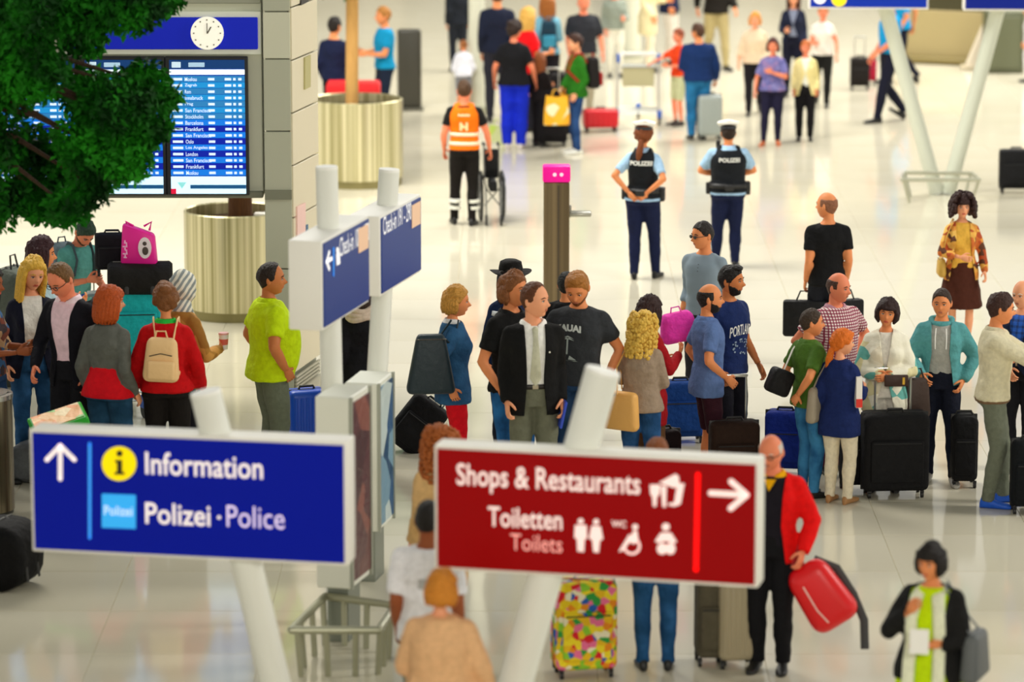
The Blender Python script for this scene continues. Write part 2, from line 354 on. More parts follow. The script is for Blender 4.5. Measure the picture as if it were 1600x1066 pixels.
def person(label, x, yt, yf=None, h=None, face=0, sex='m', skin='tan', b=1.0, belly=0.0, lean=0, side=0, head=(0, 0, 0), arms=('down', 'down'), legs='stand', curl=(.45, .45), fitl=1.0,
           hair='short', hc='2A1A10', vox=.016, cat='person', group=None,
           top=None, tc='808080', tk='cloth', tc2=None, tt=.014, hem=.90, slv=1.0, collar=None, openf=None, inner=None, ik_='cloth', sw=1.0,
           bot='trousers', bc='202030', bk='cloth', bc2=None, fit=1.0, shoe='1A1A1A', bhem=.09, belt=None, tie=None, glasses=None, hat=None, beard=None, tscale=None, bscale=None, under=None, vest=None, bands=(), x0=None):
    """x, yt: where the crown shows; yf where the soles show, or h the height"""
    if yf is not None:
        p0 = at(x if x0 is None else x0, yf); h = zat(x, yt, p0[1])
    else:
        q = at(x, yt, h); p0 = np.array([q[0], q[1], 0])
    k = h/1.75*(1.0 + .006*abs(lean)*.3)
    f = sex == 'f'; ar = .86 if f else 1.0; shx = .134 if f else .162; shx *= sw*(1 + (b-1)*.5)
    root = thing('person', label, cat, p0, R(face), group, k)
    pr = Person(); pr.root = root; pr.k = k; pr.p0 = p0; pr.face = face
    # hips
    (lx, ly, lz), (rx, ry, rz_), toe = LEGS[legs] if isinstance(legs, str) else legs
    hipx = .092 if f else .088; drop = 0
    for s_, (fx, fy, fz) in ((1, (lx, ly, lz)), (-1, (rx, ry, rz_))):
        r2 = .832**2 - (fx-hipx)**2 - fy**2; drop = max(drop, .92 - (math.sqrt(max(r2, .1)) + fz))
    drop = max(drop, 0); DZ = np.array([0, 0, -drop])
    RM = rotm('Z', 0) @ rotm('X', R(lean)) @ rotm('Y', R(side))   # lean forward = toward -y
    piv = np.array([0, 0, .95])
    def TB(p, wgt=None):
        p = np.asarray(p, float); w_ = smooth01((p[2]-.86)/.22) if wgt is None else wgt
        q = RM @ (p-piv) + piv; return p*(1-w_) + q*w_ + DZ
    pr.TB = lambda p: TB(p, 1.0)
    # joints
    A = []
    for s_, arm in ((1, arms[0]), (-1, arms[1])):
        (hx, hy, hz), pole = ARMS[arm] if isinstance(arm, str) else arm
        sh = np.array([s_*shx, .012, 1.382 if not f else 1.370]); el, wr = ik(sh, np.array([s_*hx*(1 + (b-1)*.6), hy - (belly*.5 if hy < -.1 else 0), hz]), .285, .255, np.array([s_*pole[0], pole[1], pole[2]], float))
        A.append([TB(sh, 1), TB(el, 1), TB(wr, 1)])
    Lg = []
    for s_, (fx, fy, fz) in ((1, (lx, ly, lz)), (-1, (rx, ry, rz_))):
        hp = np.array([s_*hipx, .005, .92]) + DZ; kn, an = ik(hp, np.array([s_*fx, fy, fz]), .425, .41, np.array([s_*.12, -1, 0])); Lg.append([hp, kn, an])
    pr.A = A
    def torso(g, z0, z1, t, nseg=None):
        zs = [z for z in ZT if z0+.02 < z < z1-.01]; zs = [z0] + zs + [z1]; pts = []; rad = []; V = []; n = 24
        for z in zs:
            w_, d, y = sec(z, sex, b, belly); tt_ = t + (.010*float(np.interp(z, [.9, 1.02], [1, 0])) if t > .011 else 0)
            for j in range(n):
                u = 2*math.pi*j/n; c, q = math.cos(u), math.sin(u); e = 2/2.35
                V.append(TB((math.copysign(abs(c)**e, c)*(w_+tt_), y + math.copysign(abs(q)**e, q)*(d+tt_), z)))
        m = len(zs); F = [(a*n+j, a*n+(j+1) % n, (a+1)*n+(j+1) % n, (a+1)*n+j) for a in range(m-1) for j in range(n)] + [tuple(range(n-1, -1, -1)), tuple(range((m-1)*n, m*n))]
        g.add(V, F)
        if f and z1 > 1.3:
            for s_ in (-1, 1): g.ell(TB((s_*.068, -.085-(b-1)*.05, 1.25)), (.058+t, .048+t, .055+t))
    def armt(g, s, u0, u1, t, fl=0.0):
        sh, el, wr = A[s]; rs = [.052, .050, .046, .041, .041, .036, .027]; us = [0, .2, .35, .5, .62, .8, 1.0]
        pt = lambda u: sh + (el-sh)*(u/.5) if u <= .5 else el + (wr-el)*((u-.5)/.5)
        uu = [u0] + [u for u in us if u0 < u < u1-.03] + [u1]; bb = 1 + (b-1)*.6
        g.tube([pt(u) for u in uu], [np.interp(u, us, rs)*ar*bb + t + fl*u for u in uu], 14)
        if u0 == 0:
            g.ell(sh, .053*ar*bb + t*.9); g.tube([TB((0, .014, 1.44), 1), sh], [.048+t*.6, .048*ar+t*.9], 12)
        if u1 > .5: g.ell(el, (.041*ar*bb+t+fl*.5))
    def legt(g, s, u1, t, fl=1.0):
        hp, kn, an = Lg[s]; us = [0, .12, .3, .5, .62, .72, .9, 1.0]; rs = [.078, .080, .074, .056, .053, .055, .040, .037]
        if f: rs[0] = rs[1] = .082
        pt = lambda u: hp + (kn-hp)*(u/.5) if u <= .5 else kn + (an-kn)*((u-.5)/.5)
        uu = [u for u in us if u < u1-.03] + [u1]; bb = 1 + (b-1)*.6
        g.tube([pt(u) for u in uu], [(np.interp(u, us, rs)*bb + t)*(1 + (fl-1)*u) for u in uu], 16); g.ell(kn, (.058*bb+t)*(1+(fl-1)*.5) if u1 > .55 else .05)
    skm = mat(SKIN.get(skin, skin), .5, 'skin'); hm = mat(hc, .5, 'hair')
    lip = mat('C2503C' if f else 'B86850', .4); eyw = mat('F2ECE4', .3); iris = mat('1C120C', .3)
    # ---- body
    g = Geo(); torso(g, .88, 1.475, -.004)
    nb = TB((0, .016, 1.42), 1); yaw, pit, rol = head; HR = RM @ rotm('Z', R(yaw)) @ rotm('X', R(pit)) @ rotm('Y', R(rol))
    hcn = TB((0, .0, 1.535), 1); hc_ = hcn + HR @ np.array([0, -.012, .097])
    g.tube([nb, hcn + HR @ np.array([0, .012, .02]), hcn + HR @ np.array([0, .008, .06])], [.056 if not f else .047, .053 if not f else .044, .050 if not f else .042], 14)
    for s in (0, 1):
        armt(g, s, 0, 1.0, 0); legt(g, s, 1.0, -.004)
    H4 = np.eye(4); H4[:3, :3] = HR*1.09; H4[:3, 3] = hc_; pr.H4 = H4
    def fbody(V, F, g0=None):
        o = Geo(); o.add(V, F, 0)
        hg = Geo(); build_head(hg, f); hg.xf(H4); o.add(hg.verts(), hg.F); o.I[-len(hg.F):] = hg.I
        for s in (0, 1):
            sh, el, wr = A[s]; fd = unit(wr-el); ax = np.array([0, -.02, wr[2]]); sgn = 1 if s == 0 else -1
            nn = ax - wr; nn = unit(nn - fd*np.dot(nn, fd)); th = np.cross(nn, fd)*sgn
            hg = hand_geo(fd, nn, th, wr, curl[s], .92 if f else 1.0); o.add(hg.verts(), hg.F)
        part('body', o, [skm, hm, lip, eyw, iris], root, sharp=None)
    stage(g, .022, 2, fbody)
    def garment(name, g, m, it=4, v=None, cut=None, amp=.006, solid=0, seed=0):
        def fn(V, F):
            V = V.copy()
            me = bpy.data.meshes.new(name); me.from_pydata(V.tolist(), [], F)
            bm = bmesh.new(); bm.from_mesh(me); bm.normal_update()
            sd = Vector((seed*3.1 + x*.17, yt*.13, 0))
            if amp:
                for vv in bm.verts:
                    c = vv.co; q = mnoise.noise(Vector((c.x*7, c.y*7, c.z*17)) + sd) + .6*mnoise.noise(Vector((c.x*16, c.y*16, c.z*9)) + sd)
                    vv.co = c + vv.normal*(q*amp)
            if cut: cut(bm)
            bm.to_mesh(me); bm.free()
            me.materials.append(m); me.shade_smooth()
            o = bpy.data.objects.new(name, me); COL.objects.link(o); o.parent = root
            if solid:
                md = o.modifiers.new('thick', 'SOLIDIFY'); md.thickness = solid; md.offset = -1
            setattr(pr, name, o)
        stage(g, v or vox, it, fn)
    RI = np.linalg.inv(RM)
    def inv(c): return RI @ (np.array(c) - DZ - piv) + piv
    def front(xx, zz, t, bk_=False):
        w_, d, y = sec(zz, sex, b, belly); q = max(0, 1 - (abs(xx)/(w_+t))**2.35)**(1/2.35)
        yy = y + (d+t)*q*(1 if bk_ else -1)
        if f and not bk_:
            for s_ in (-1, 1):
                e = 1 - ((xx-s_*.068)/(.058+t))**2 - ((zz-1.25)/(.055+t))**2
                if e > 0: yy = min(yy, -.085-(b-1)*.05 - (.048+t)*math.sqrt(e))
        return TB((xx, yy, zz), 1.0)
    pr.front = front
    def opener(wt, zb, wb, wm=.006):   # half opening at neck, button height, half opening at hem
        def cut(bm):
            M = Matrix(RM.tolist()).to_4x4(); off = Vector(tuple(piv + DZ)) - Matrix(RM.tolist()) @ Vector(tuple(piv))
            T = Matrix.Translation(off) @ M; bm.transform(T.inverted())
            pl = []
            for s_ in (-1, 1):
                for (z0, w0, z1, w1) in ((zb, wm, 1.46, wt), (hem, wb, zb, wm)):
                    dv = Vector((s_*(w1-w0), 0, z1-z0)); nrm = Vector((dv.z, 0, -dv.x)); pl.append((Vector((s_*w0, 0, z0)), nrm))
            for co, nr in pl: bmesh.ops.bisect_plane(bm, geom=bm.verts[:] + bm.edges[:] + bm.faces[:], plane_co=co, plane_no=nr)
            dead = []
            for fc in bm.faces:
                c = fc.calc_center_median()
                wz = np.interp(c.z, [hem, zb, 1.46, 1.6], [wb, wm, wt, wt])
                if c.y < -.0 and abs(c.x) < wz and c.z > hem - .3: dead.append(fc)
            bmesh.ops.delete(bm, geom=dead, context='FACES'); bm.transform(T)
        return cut
    def hemcut(z):
        def cut(bm):
            bmesh.ops.bisect_plane(bm, geom=bm.verts[:] + bm.edges[:] + bm.faces[:], plane_co=(0, 0, z-drop), plane_no=(0, 0, 1), clear_inner=False)
            dead = [fc for fc in bm.faces if fc.calc_center_median().z < z-drop and abs(fc.calc_center_median().x) < .24*(1+(b-1)) and fc.normal.z < -.3]
            bmesh.ops.delete(bm, geom=dead, context='FACES')
        return cut
    # ---- lower garment
    if bot:
        g = Geo(); bm_ = mat(bc, .85, bk, c2=bc2, scale=bscale)
        if bot == 'skirt':
            z0 = bhem; zz = [1.02, .95, .88, (.88+z0)/2, z0]; V = []
            n = 28
            for i, z in enumerate(zz):
                w_, d, y = sec(max(z, .7), sex, b, belly); e = max(0, (.9-z))*.16*fit
                for j in range(n):
                    u = 2*math.pi*j/n; rip = 1 + .05*math.sin(u*7)*(i/4)
                    V.append(np.array([math.cos(u)*(w_+.012+e)*rip, y + math.sin(u)*(d+.012+e)*rip, z]) + DZ)
            g.add(V, [(a*n+j, a*n+(j+1) % n, (a+1)*n+(j+1) % n, (a+1)*n+j) for a in range(4) for j in range(n)] + [tuple(range(n-1, -1, -1)), tuple(range(4*n, 5*n))])
            garment('skirt', g, bm_, 3)
        else:
            torso(g, .86, 1.03, .010); u1 = {'trousers': 1.06, 'shorts': .53, 'capri': .8}[bot]
            for s in (0, 1): legt(g, s, u1 if u1 <= 1 else 1.0, .013, fit); 
            if bot == 'trousers':
                for s in (0, 1):
                    an = Lg[s][2]; kn = Lg[s][1]; d = unit(an-kn); g.tube([an, an + d*.035], [(.051)*fit+.003, (.052)*fit+.003], 12)
            garment('shorts' if bot == 'shorts' else 'trousers', g, bm_, 3, amp=.005, seed=1)
    # ---- shoes
    if shoe:
        sm = mat(shoe, .45, 'leather')
        for s in (0, 1):
            an = Lg[s][2]; g = Geo(); sg = 1 if s == 0 else -1; tl = an[2] > .12
            rows = [(.065, .020, .045, .0), (.055, .030, .085, .0), (.02, .034, .100, 0), (-.03, .036, .085, 0), (-.08, .042, .060, 0), (-.13, .046, .050, 0), (-.175, .040, .042, 0), (-.205, .022, .028, .004)]
            V = []; n = 10
            for (yy, ww, hh, z0) in rows:
                for j in range(n):
                    u = 2*math.pi*j/n; c, q = math.cos(u), math.sin(u); V.append((ww*math.copysign(abs(c)**.7, c)*(.9 if f else 1), yy, z0 + hh/2 + hh/2*math.copysign(abs(q)**.8, q)))
            V = np.array(V)
            V[:, 2] -= .09
            if tl: V = V @ rotm('X', R(-34)).T if an[1] > 0 else V @ rotm('X', R(10)).T
            V = V @ rotm('Z', sg*(toe if isinstance(toe, float) else .1)).T + an
            V[:, 2] -= max(0, V[:, 2].min()) if not tl else V[:, 2].min()
            m = len(rows); F = [(a*n+j, (a+1)*n+j, (a+1)*n+(j+1) % n, a*n+(j+1) % n) for a in range(m-1) for j in range(n)] + [tuple(range(n)), tuple(range(m*n-1, (m-1)*n-1, -1))]
            g.add(V, F); part('shoe', g, sm, root, sharp=60)
    # ---- upper garments
    if inner:
        g = Geo(); torso(g, .93, 1.455, .008)
        for s in (0, 1): armt(g, s, 0, .14, .0)
        garment('shirt', g, mat(inner, .8, ik_), 3, amp=.002)
    if top:
        g = Geo(); torso(g, hem, 1.462 if top != 'vest' else 1.44, tt)
        if slv > 0:
            for s in (0, 1): armt(g, s, 0, slv, tt*.85, .006 if slv < .6 else 0)
        elif top == 'vest':
            for s in (0, 1): g.tube([TB((0, .01, 1.43), 1), TB(((shx-.03)*(1, -1)[s], .012, 1.425), 1)], [.06+tt, .048+tt], 12)
        cut = opener(*openf) if openf else None
        garment({'tee': 'shirt', 'polo': 'polo_shirt'}.get(top, top), g, mat(tc, .85, tk, c2=tc2, scale=tscale), 4, cut=cut, solid=.006 if openf else 0, amp=.006 if top != 'jacket' else .005)
    if under:
        g = Geo(); torso(g, .875, 1.12, .018); garment('shirt_hem', g, mat(under, .8, 'cloth'), 2, amp=.003)
    if vest:
        g = Geo(); torso(g, .93 if vest != 'long' else .8, 1.44, tt+.012)
        for s in (0, 1): g.tube([TB((0, .01, 1.43), 1), TB(((shx-.045)*(1, -1)[s], .012, 1.42), 1)], [.066+tt, .052+tt], 12)
        garment('vest', g, mat(vest, .7, 'cloth'), 3, amp=.002)
    for (z0, z1, bc_) in bands:
        ring(pr, sec, sex, b, belly, TB, z0, z1, tt+.020, bc_)
    if collar:
        g = Geo(); r = .062 if not f else .052; n = 18; V = []
        c0 = 0 if not openf else .5
        for (z, rr) in ((1.448, r+.022), (1.492, r+.006), (1.484, r+.020), (1.452, r+.034)):
            for j in range(n+1):
                u = -math.pi/2 + .32 + (2*math.pi-.64)*j/n; dip = .035*max(0, -math.sin(u))**3
                V.append(TB((math.cos(u)*rr*1.12, .012 + math.sin(u)*rr, z - dip), 1))
        g.add(V, [(a*(n+1)+j, a*(n+1)+j+1, (a+1)*(n+1)+j+1, (a+1)*(n+1)+j) for a in range(3) for j in range(n)])
        part('collar', g, mat(collar, .8, 'cloth'), root, sharp=None)
    if belt:
        g = Geo(); V = []; n = 28
        for z in (.995, 1.03):
            for tq in ((.008, .014) if inner else (.018, .026)):
                w_, d, y = sec(z, sex, b, belly)
                for j in range(n):
                    u = 2*math.pi*j/n; c, q = math.cos(u), math.sin(u); e = 2/2.35
                    V.append(TB((math.copysign(abs(c)**e, c)*(w_+tq), y + math.copysign(abs(q)**e, q)*(d+tq), z)))
        fs = []
        for a, c in ((0, 1), (1, 3), (3, 2), (2, 0)): fs += [(a*n+j, a*n+(j+1) % n, c*n+(j+1) % n, c*n+j) for j in range(n)]
        g.add(V, fs); bl = part('belt', g, mat(belt, .4), root, sharp=None)
        g = Geo(); c = front(0, 1.012, .016 if inner else .028); g.rbox(c, (.045, .008, .034), .004, 1); part('buckle', g, mat('C8C0A8', .3, metal=1.0), bl)
    if tie:
        g = Geo(); L = []; 
        for i, z in enumerate(np.linspace(1.43, 1.02, 8)):
            ww = np.interp(i, [0, 1, 6, 7], [.022, .018, .042, .006]); c = front(0, z, .020); L += [c + RM @ np.array([-ww, .003, 0]), c + RM @ np.array([0, -.006, 0]), c + RM @ np.array([ww, .003, 0])]
        g.add(L, [(3*i+j, 3*i+j+1, 3*i+j+4, 3*i+j+3) for i in range(7) for j in range(2)]); g.ell(front(0, 1.435, .018), (.022, .014, .018), 8, 6)
        part('necktie', g, mat(tie, .6, 'cloth'), root, sharp=None)
    # ---- hair
    if hair:
        g = Geo(); hs = hair
        if hs in ('short', 'crop', 'spike', 'side', 'recede', 'rim', 'buzz'):
            mk = hair_mask({'recede': 'recede', 'rim': 'rim', 'crop': 'crop', 'buzz': 'crop'}.get(hs, 'n')); th = {'short': .013, 'crop': .007, 'buzz': .004, 'spike': .018, 'side': .010, 'recede': .009, 'rim': .005}[hs]
            P = shell(f, mk, th*np.interp(HS[f][:, 2], [-.03, .07], [.25, 1.0])[:], x, .005); g.add(P, HF)
            if hs in ('spike', 'side'): g.ell((.008, -.030, .098), (.060, .062, .030), 12, 8)
        else:
            P = shell(f, hair_mask('fringe' if hs in ('bob', 'shortbob', 'afro') else 'n'), {'shortbob': .017, 'shag': .014}.get(hs, .020), x, .007); g.add(P, HF)
            if hs in ('bob', 'long', 'medium', 'curly', 'shortbob', 'afro', 'shag'):
                L = {'shag': .02, 'bob': .10, 'long': .27, 'medium': .17, 'curly': .20, 'shortbob': .035, 'afro': .0}[hs]; N = 17
                for i in range(N):
                    a = R(66 + (360-132)*i/(N-1)) if hs != 'shag' else R(92 + (360-184)*i/(N-1)); rr = .082; cx, cy = math.sin(a)*.080, -math.cos(a)*.092; e = random.random()*.5
                    pts = [(cx*.85, cy*.85, .055), (cx*1.08, cy*1.06, .0), (cx*1.12, cy*1.08+.004, -.06), (cx*1.10, cy*1.08+.006, -.06-L*.5), (cx*(.98 if hs in ('bob', 'shortbob') else 1.12), cy*.98+.012, -.06-L*(.9+e*.2))]
                    if hs == 'shag': pts = [(cx*.9, cy*.9, .03), (cx*1.06, cy*1.03, -.02), (cx*1.0, cy*1.02, -.06), (cx*(1.02+.1*e), cy*1.02, -.085-.03*e)]
                    if hs == 'shortbob': pts = [(cx*.85, cy*.85, .055), (cx*1.05, cy*1.03, .0), (cx*1.0, cy*.98, -.05), (cx*.85, cy*.85, -.06-L*.7)]
                    m_ = len(pts); g.tube(pts, [.026, .024, .024, .021, .008][:m_-1] + [.009], 8)
                if hs in ('curly', 'afro'):
                    rnd = random.Random(int(x))
                    for i in range(420 if hs == 'curly' else 260):
                        a = R(50 + 260*rnd.random()); z = rnd.uniform(.11, -.06-L) if hs == 'curly' else rnd.uniform(.145, -.10); q = math.sqrt(max(.10, 1-(max(z, 0)/.155)**2)); w_ = 1.38 if hs == 'curly' else 1.5
                        g.ell((math.sin(a)*.085*q*w_, -math.cos(a)*.098*q*w_, z), rnd.uniform(.012, .022)*(1 if hs == 'curly' else 1.4), 6, 5)
            if hs == 'bun': g.ell((0, .085, .07), (.045, .042, .042)); g.ell((0.02, .10, .085), (.03, .03, .03)); 
            if hs == 'pony': g.tube([(0, .085, .03), (0, .125, .01), (.005, .13, -.06), (.01, .115, -.16), (.01, .11, -.24)], [.024, .034, .040, .032, .008], 12)
            if hs == 'ponylong': g.tube([(0, .08, -.03), (0.01, .10, -.08), (.02, .11, -.16), (.03, .11, -.24), (.03, .11, -.30)], [.024, .030, .036, .028, .008], 12)
        g.xf(H4); part('hair', g, hm, root, sharp=None)
    if beard:
        P = HS[f]; xx, yy, zz = P.T
        th = np.interp(np.abs(xx), [0, .020, .030, .052, .075], [-.044, -.045, -.058, -.036, -.020]); mk = sstep(0, .008, th - zz)*sstep(.012, -.012, yy)*(1 - sstep(.009, .006, np.abs(zz+.060))*sstep(.022, .017, np.abs(xx))*(yy < -.06))
        mk = np.maximum(mk, sstep(.010, .002, np.abs(yy+.012))*sstep(.02, .0, zz)*(np.abs(xx) > .05)); mk[zz > .02] = 0
        g = Geo(); g.add(shell(f, mk, .0025, 3, .001), HF); g.xf(H4); part('beard', g, mat(beard, .6, 'hair'), root, sharp=None)
    if glasses:
        g = Geo()
        for s_ in (-1, 1):
            pts = [(s_*.031 + .019*math.cos(u), -.098, .002 + .0135*math.sin(u)) for u in np.linspace(0, 2*math.pi, 11)]; g.tube(pts, .0026, 5, cap=False)
            g.tube([(s_*.05, -.097, .006), (s_*.073, -.06, .008), (s_*.078, .01, .008)], .0024, 5)
        g.tube([(-.012, -.099, .006), (.012, -.099, .006)], .0024, 5)
        if glasses == 'sun':
            for s_ in (-1, 1): g.ell((s_*.031, -.098, .002), (.019, .002, .0135), 10, 4)
        g.xf(H4); part('glasses', g, mat('15100E', .3), root, sharp=None)
    if hat: 
        g = Geo()
        if hat == 'cap':       # peaked service cap
            g.tube([(0, .01, .045), (0, .008, .075)], [(.088, .105), (.090, .107)], 24, 1); V = []
            g.tube([(0, .008, .073), (0, -.004, .105), (0, -.004, .118), (0, -.002, .128)], [(.090, .107), (.122, .136), (.118, .132), (.06, .07)], 24, 0)
            g.tube([(0, -.085, .055), (0, -.12, .047), (0, -.155, .033)], [(.075, .008), (.066, .006), (.03, .004)], 14, 1, side=(1, 0, 0))
            g.xf(H4); part('service_cap', g, [mat('F6F4EC', .6), mat('20242C', .4)], root, sharp=50)
        elif hat == 'brim':
            g.tube([(0, .01, .03), (0, .01, .08), (0, .01, .125), (0, .01, .14)], [(.094, .110), (.092, .106), (.082, .095), (.05, .06)], 24)
            V = []; n = 28
            for r_, dz in ((.9, .0), (1.35, -.006), (1.62, .004), (1.35, -.012), (.9, -.008)):
                for j in range(n):
                    u = 2*math.pi*j/n; V.append((math.cos(u)*.1*r_, .01+math.sin(u)*.112*r_, .042 + dz + .018*math.cos(2*u)*(r_-.9)))
            g.add(V, [(a*n+j, a*n+(j+1) % n, (a+1)*n+(j+1) % n, (a+1)*n+j) for a in range(4) for j in range(n)]); g.xf(H4); part('hat', g, mat('141210', .8, 'cloth'), root, sharp=None)
        elif hat == 'scarf':
            P = HS[True]; xx, yy, zz = P.T; mk = sstep(-.060, -.045, yy + np.where(zz > 0, .9*zz*.35, 0)); mk = np.maximum(mk, sstep(.045, .06, zz)); mk[(zz < -.1)] = 1
            g.add(shell(True, mk, .018, 2, .005), HF); g.xf(H4); g.tube([hcn + np.array([0, .0, -.11]), hcn + np.array([0, .0, -.05]), hcn + HR @ np.array([0, 0, .02])], [(.115, .10), (.085, .085), (.07, .075)], 18)
            part('headscarf', g, mat('8C9494', .8, 'stripe', c2='E8E4D4', scale=9), root, sharp=None)
    # trapezius and chest marks can be set on later through pr.front
    return pr
def child_of(pr, name, g, m, **k):
    return part(name, g, m, pr.root, **k)
def print_on(pr, s, xc, zc, w, h, m, t=.022, back=False, bold=.02, name='print', arc=0.0):
    g = text(s, w, h, bold=bold); V = g.verts()
    out = []
    for v in V:
        xx = v[0] - w/2; z = zc + v[2] - h/2 - arc*(xx/(w/2))**2
        X = (xc + xx) if not back else (xc - xx)
        p = pr.front(X, z, t, back); out.append(p)
    g2 = Geo(); g2.add(out, g.F); return part(name, g2, m, pr.root, smooth=False)
def local(pr, p):
    c, s = math.cos(R(pr.face)), math.sin(R(pr.face)); q = np.asarray(p, float)*pr.k
    return np.array([pr.p0[0] + q[0]*c - q[1]*s, pr.p0[1] + q[0]*s + q[1]*c, q[2]])
# ------------------------------------------------------------------ luggage and bags
def suitcase(label, loc, w=.42, h=.62, d=.26, c='181818', rz=0, hard=False, ext=0.0, tilt=0, c2=None, kind=None, cat='suitcase', group=None, name='suitcase', pocket=True):
    o = thing(name, label, cat, loc, R(rz), group)
    if tilt: o.rotation_euler = (R(tilt), 0, R(rz))
    m = mat(c, .35 if hard else .8, kind or ('plain' if hard else 'cloth'), c2=c2, scale=20 if kind == 'print' else None); dk = mat('141414', .5); al = mat('C8C8C4', .3, metal=1.0)
    g = Geo(); g.rbox((0, 0, .06+h/2), (w, d, h), .05, 3); sh = part('shell', g, m, o)
    g = Geo()
    if hard:
        for i in range(6):
            g2 = Geo(); g2.rbox((-w*.36 + w*.72*i/5, -d/2, .06+h/2), (w*.075, .016, h*.82), .006, 1); part('rib', g2, m, o)
    elif pocket:
        g.rbox((0, -d/2-.008, .06+h*.40), (w*.8, .05, h*.55), .02, 2); part('front_pocket', g, m, o)
        g = Geo(); g.tube([(-w*.36, -d/2-.034, .06+h*.64), (w*.36, -d/2-.034, .06+h*.64)], .005, 6); part('zip', g, dk, o)
    g = Geo(); n = 24; pts = []
    for s in (-1, 1):
        g.tube([(s*w*.30, d/2-.02, .05), (s*w*.30, d/2-.02, .0)], .012, 6)
    for sx in (-1, 1):
        for sy in (-1, 1):
            g = Geo(); g.tube([(sx*w*.40-.012, sy*d*.34, .028), (sx*w*.40+.012, sy*d*.34, .028)], .028, 12); g.box((sx*w*.40, sy*d*.34, .052), (.03, .03, .02)); part('wheel', g, dk, o)
    g = Geo(); g.tube([(-.07, 0, .06+h), (-.06, 0, .085+h), (.06, 0, .085+h), (.07, 0, .06+h)], .011, 8); part('grab_handle', g, dk, o)
    if ext:
        g = Geo(); y = d/2-.03; a = w*.27
        for s in (-1, 1): g.tube([(s*a, y, .05+h), (s*a, y, .06+h+ext)], .009, 8)
        g.rbox((0, y, .07+h+ext), (2*a+.03, .028, .028), .01, 2); part('pull_handle', g, al, o)
    g = Geo(); g.rbox((0, 0, .06+h/2), (w+.008, .014, h+.008), .05, 2); part('edge_trim', g, dk, o)
    return o
def worn(pr, name, label, cat, off):
    o = thing(name, label, cat, local(pr, off), R(pr.face), None, pr.k); return o
def backpack(pr, label, c, off=None, w=.29, h=.40, d=.15, tilt=0, c2=None, straps=True, name='backpack', kind='cloth', xo=0):
    p = pr.front(xo, 1.19, .03, True) + np.array([0, d/2, 0]); off = np.array([p[0], p[1], p[2]-h/2])
    o = worn(pr, name, label, 'backpack', off); m = mat(c, .7, kind); m2 = mat(c2 or c, .7, kind); M = rotm('Y', R(tilt))
    g = Geo(); g.rbox((0, 0, h/2), (w, d, h), .06, 4, M=M, taper=.78); part('sack', g, m, o)
    g = Geo(); g.rbox(M @ np.array((0, -.0, 0)) + np.array([0, d/2+.012, h*.30]), (w*.72, .05, h*.42), .022, 3, M=M); part('front_pocket', g, m2, o)
    g = Geo(); g.tube([(-.05, 0, h-.01), (-.035, -.0, h+.05), (.035, 0, h+.05), (.05, 0, h-.01)], .008, 7); part('top_loop', g, m2, o)
    g = Geo(); g.tube([(-w*.3, d/2+.008, h*.62), (0, d/2+.018, h*.68), (w*.3, d/2+.008, h*.62)], .004, 5); part('zip', g, mat('1A1814', .5), o)
    if straps:
        for s in (-1, 1):
            g = Geo(); q = [pr.front(s*.07, 1.34, .03, True), pr.TB((s*.095, .05, 1.478)), pr.TB((s*.10, -.03, 1.478)), pr.front(s*.10, 1.36, .03), pr.front(s*.115, 1.22, .03), pr.TB((s*.175, -.02, 1.09)), pr.front(s*.10, 1.06, .03, True)]
            g.tube([v-off for v in q], [(.008, .020)]*len(q), 8); part('strap', g, m2, o)
    return o
def shoulder_bag(pr, label, c, side=1, z=.95, w=.34, h=.30, d=.13, strap=1.45, kind='leather', y=.0, name='shoulder_bag', taper=.75, xoff=.0, cross=False, c2=None, sc=None, rot=0):
    off = np.array([side*(.225+xoff), y, z-h/2]); o = worn(pr, name, label, 'bag', off); m = mat(c, .5, kind, c2=c2); sm = mat(sc or c, .5, 'leather')
    M = rotm('Z', R(90+rot)); g = Geo(); g.rbox((0, 0, h/2), (w, d, h), .05, 3, M=M, taper=taper); part('sack', g, m, o)
    for e in (-1, 1):
        g = Geo(); t = pr.TB((side*(.10 if not cross else -.06), .0 + e*.03, 1.49)) - off
        mid = pr.TB((side*.19, e*.09 + y*.5, 1.28)) - off if not cross else pr.front(side*.05, 1.25, .035, e > 0) - off
        g.tube([(0, e*w*.33*taper, h-.01), mid, t], [(.006, .014)]*3, 7); part('strap', g, sm, o)
    g = Geo(); g.tube([(side*d*.3, -w*.3, h*.93), (side*d*.3, w*.3, h*.93)], .005, 5); part('zip', g, mat('3A3020', .4), o)
    return o
def carrier(label, loc, w=.34, h=.40, d=.12, c='F0A020', c2='F8F0D8', rz=0, name='carrier_bag', k='print', sc=6, hand=True, group=None):
    o = thing(name, label, 'bag', loc, R(rz), group); m = mat(c, .5, k, c2=c2, scale=sc)
    g = Geo(); n = 20; V = []
    for i, z in enumerate(np.linspace(0, h, 6)):
        ww = w/2*(1 - .12*(i/5)); dd = d/2*(1-.5*(i/5)**2)
        for j in range(n):
            u = 2*math.pi*j/n; c_, q = math.cos(u), math.sin(u); V.append((math.copysign(abs(c_)**.6, c_)*ww + .008*math.sin(3*u+i), math.copysign(abs(q)**.7, q)*dd, z + (.03*abs(c_) if i == 5 else 0)))
    g.add(V, [(a*n+j, a*n+(j+1) % n, (a+1)*n+(j+1) % n, (a+1)*n+j) for a in range(5) for j in range(n)] + [tuple(range(n-1, -1, -1))])
    part('sack', g, m, o)
    if hand:
        for s in (-1, 1):
            g = Geo(); g.tube([(-w*.22, s*d*.2, h-.01), (-w*.12, s*.01, h+.10), (w*.12, s*.01, h+.10), (w*.22, s*d*.2, h-.01)], .007, 6); part('handle', g, m, o)
    return o
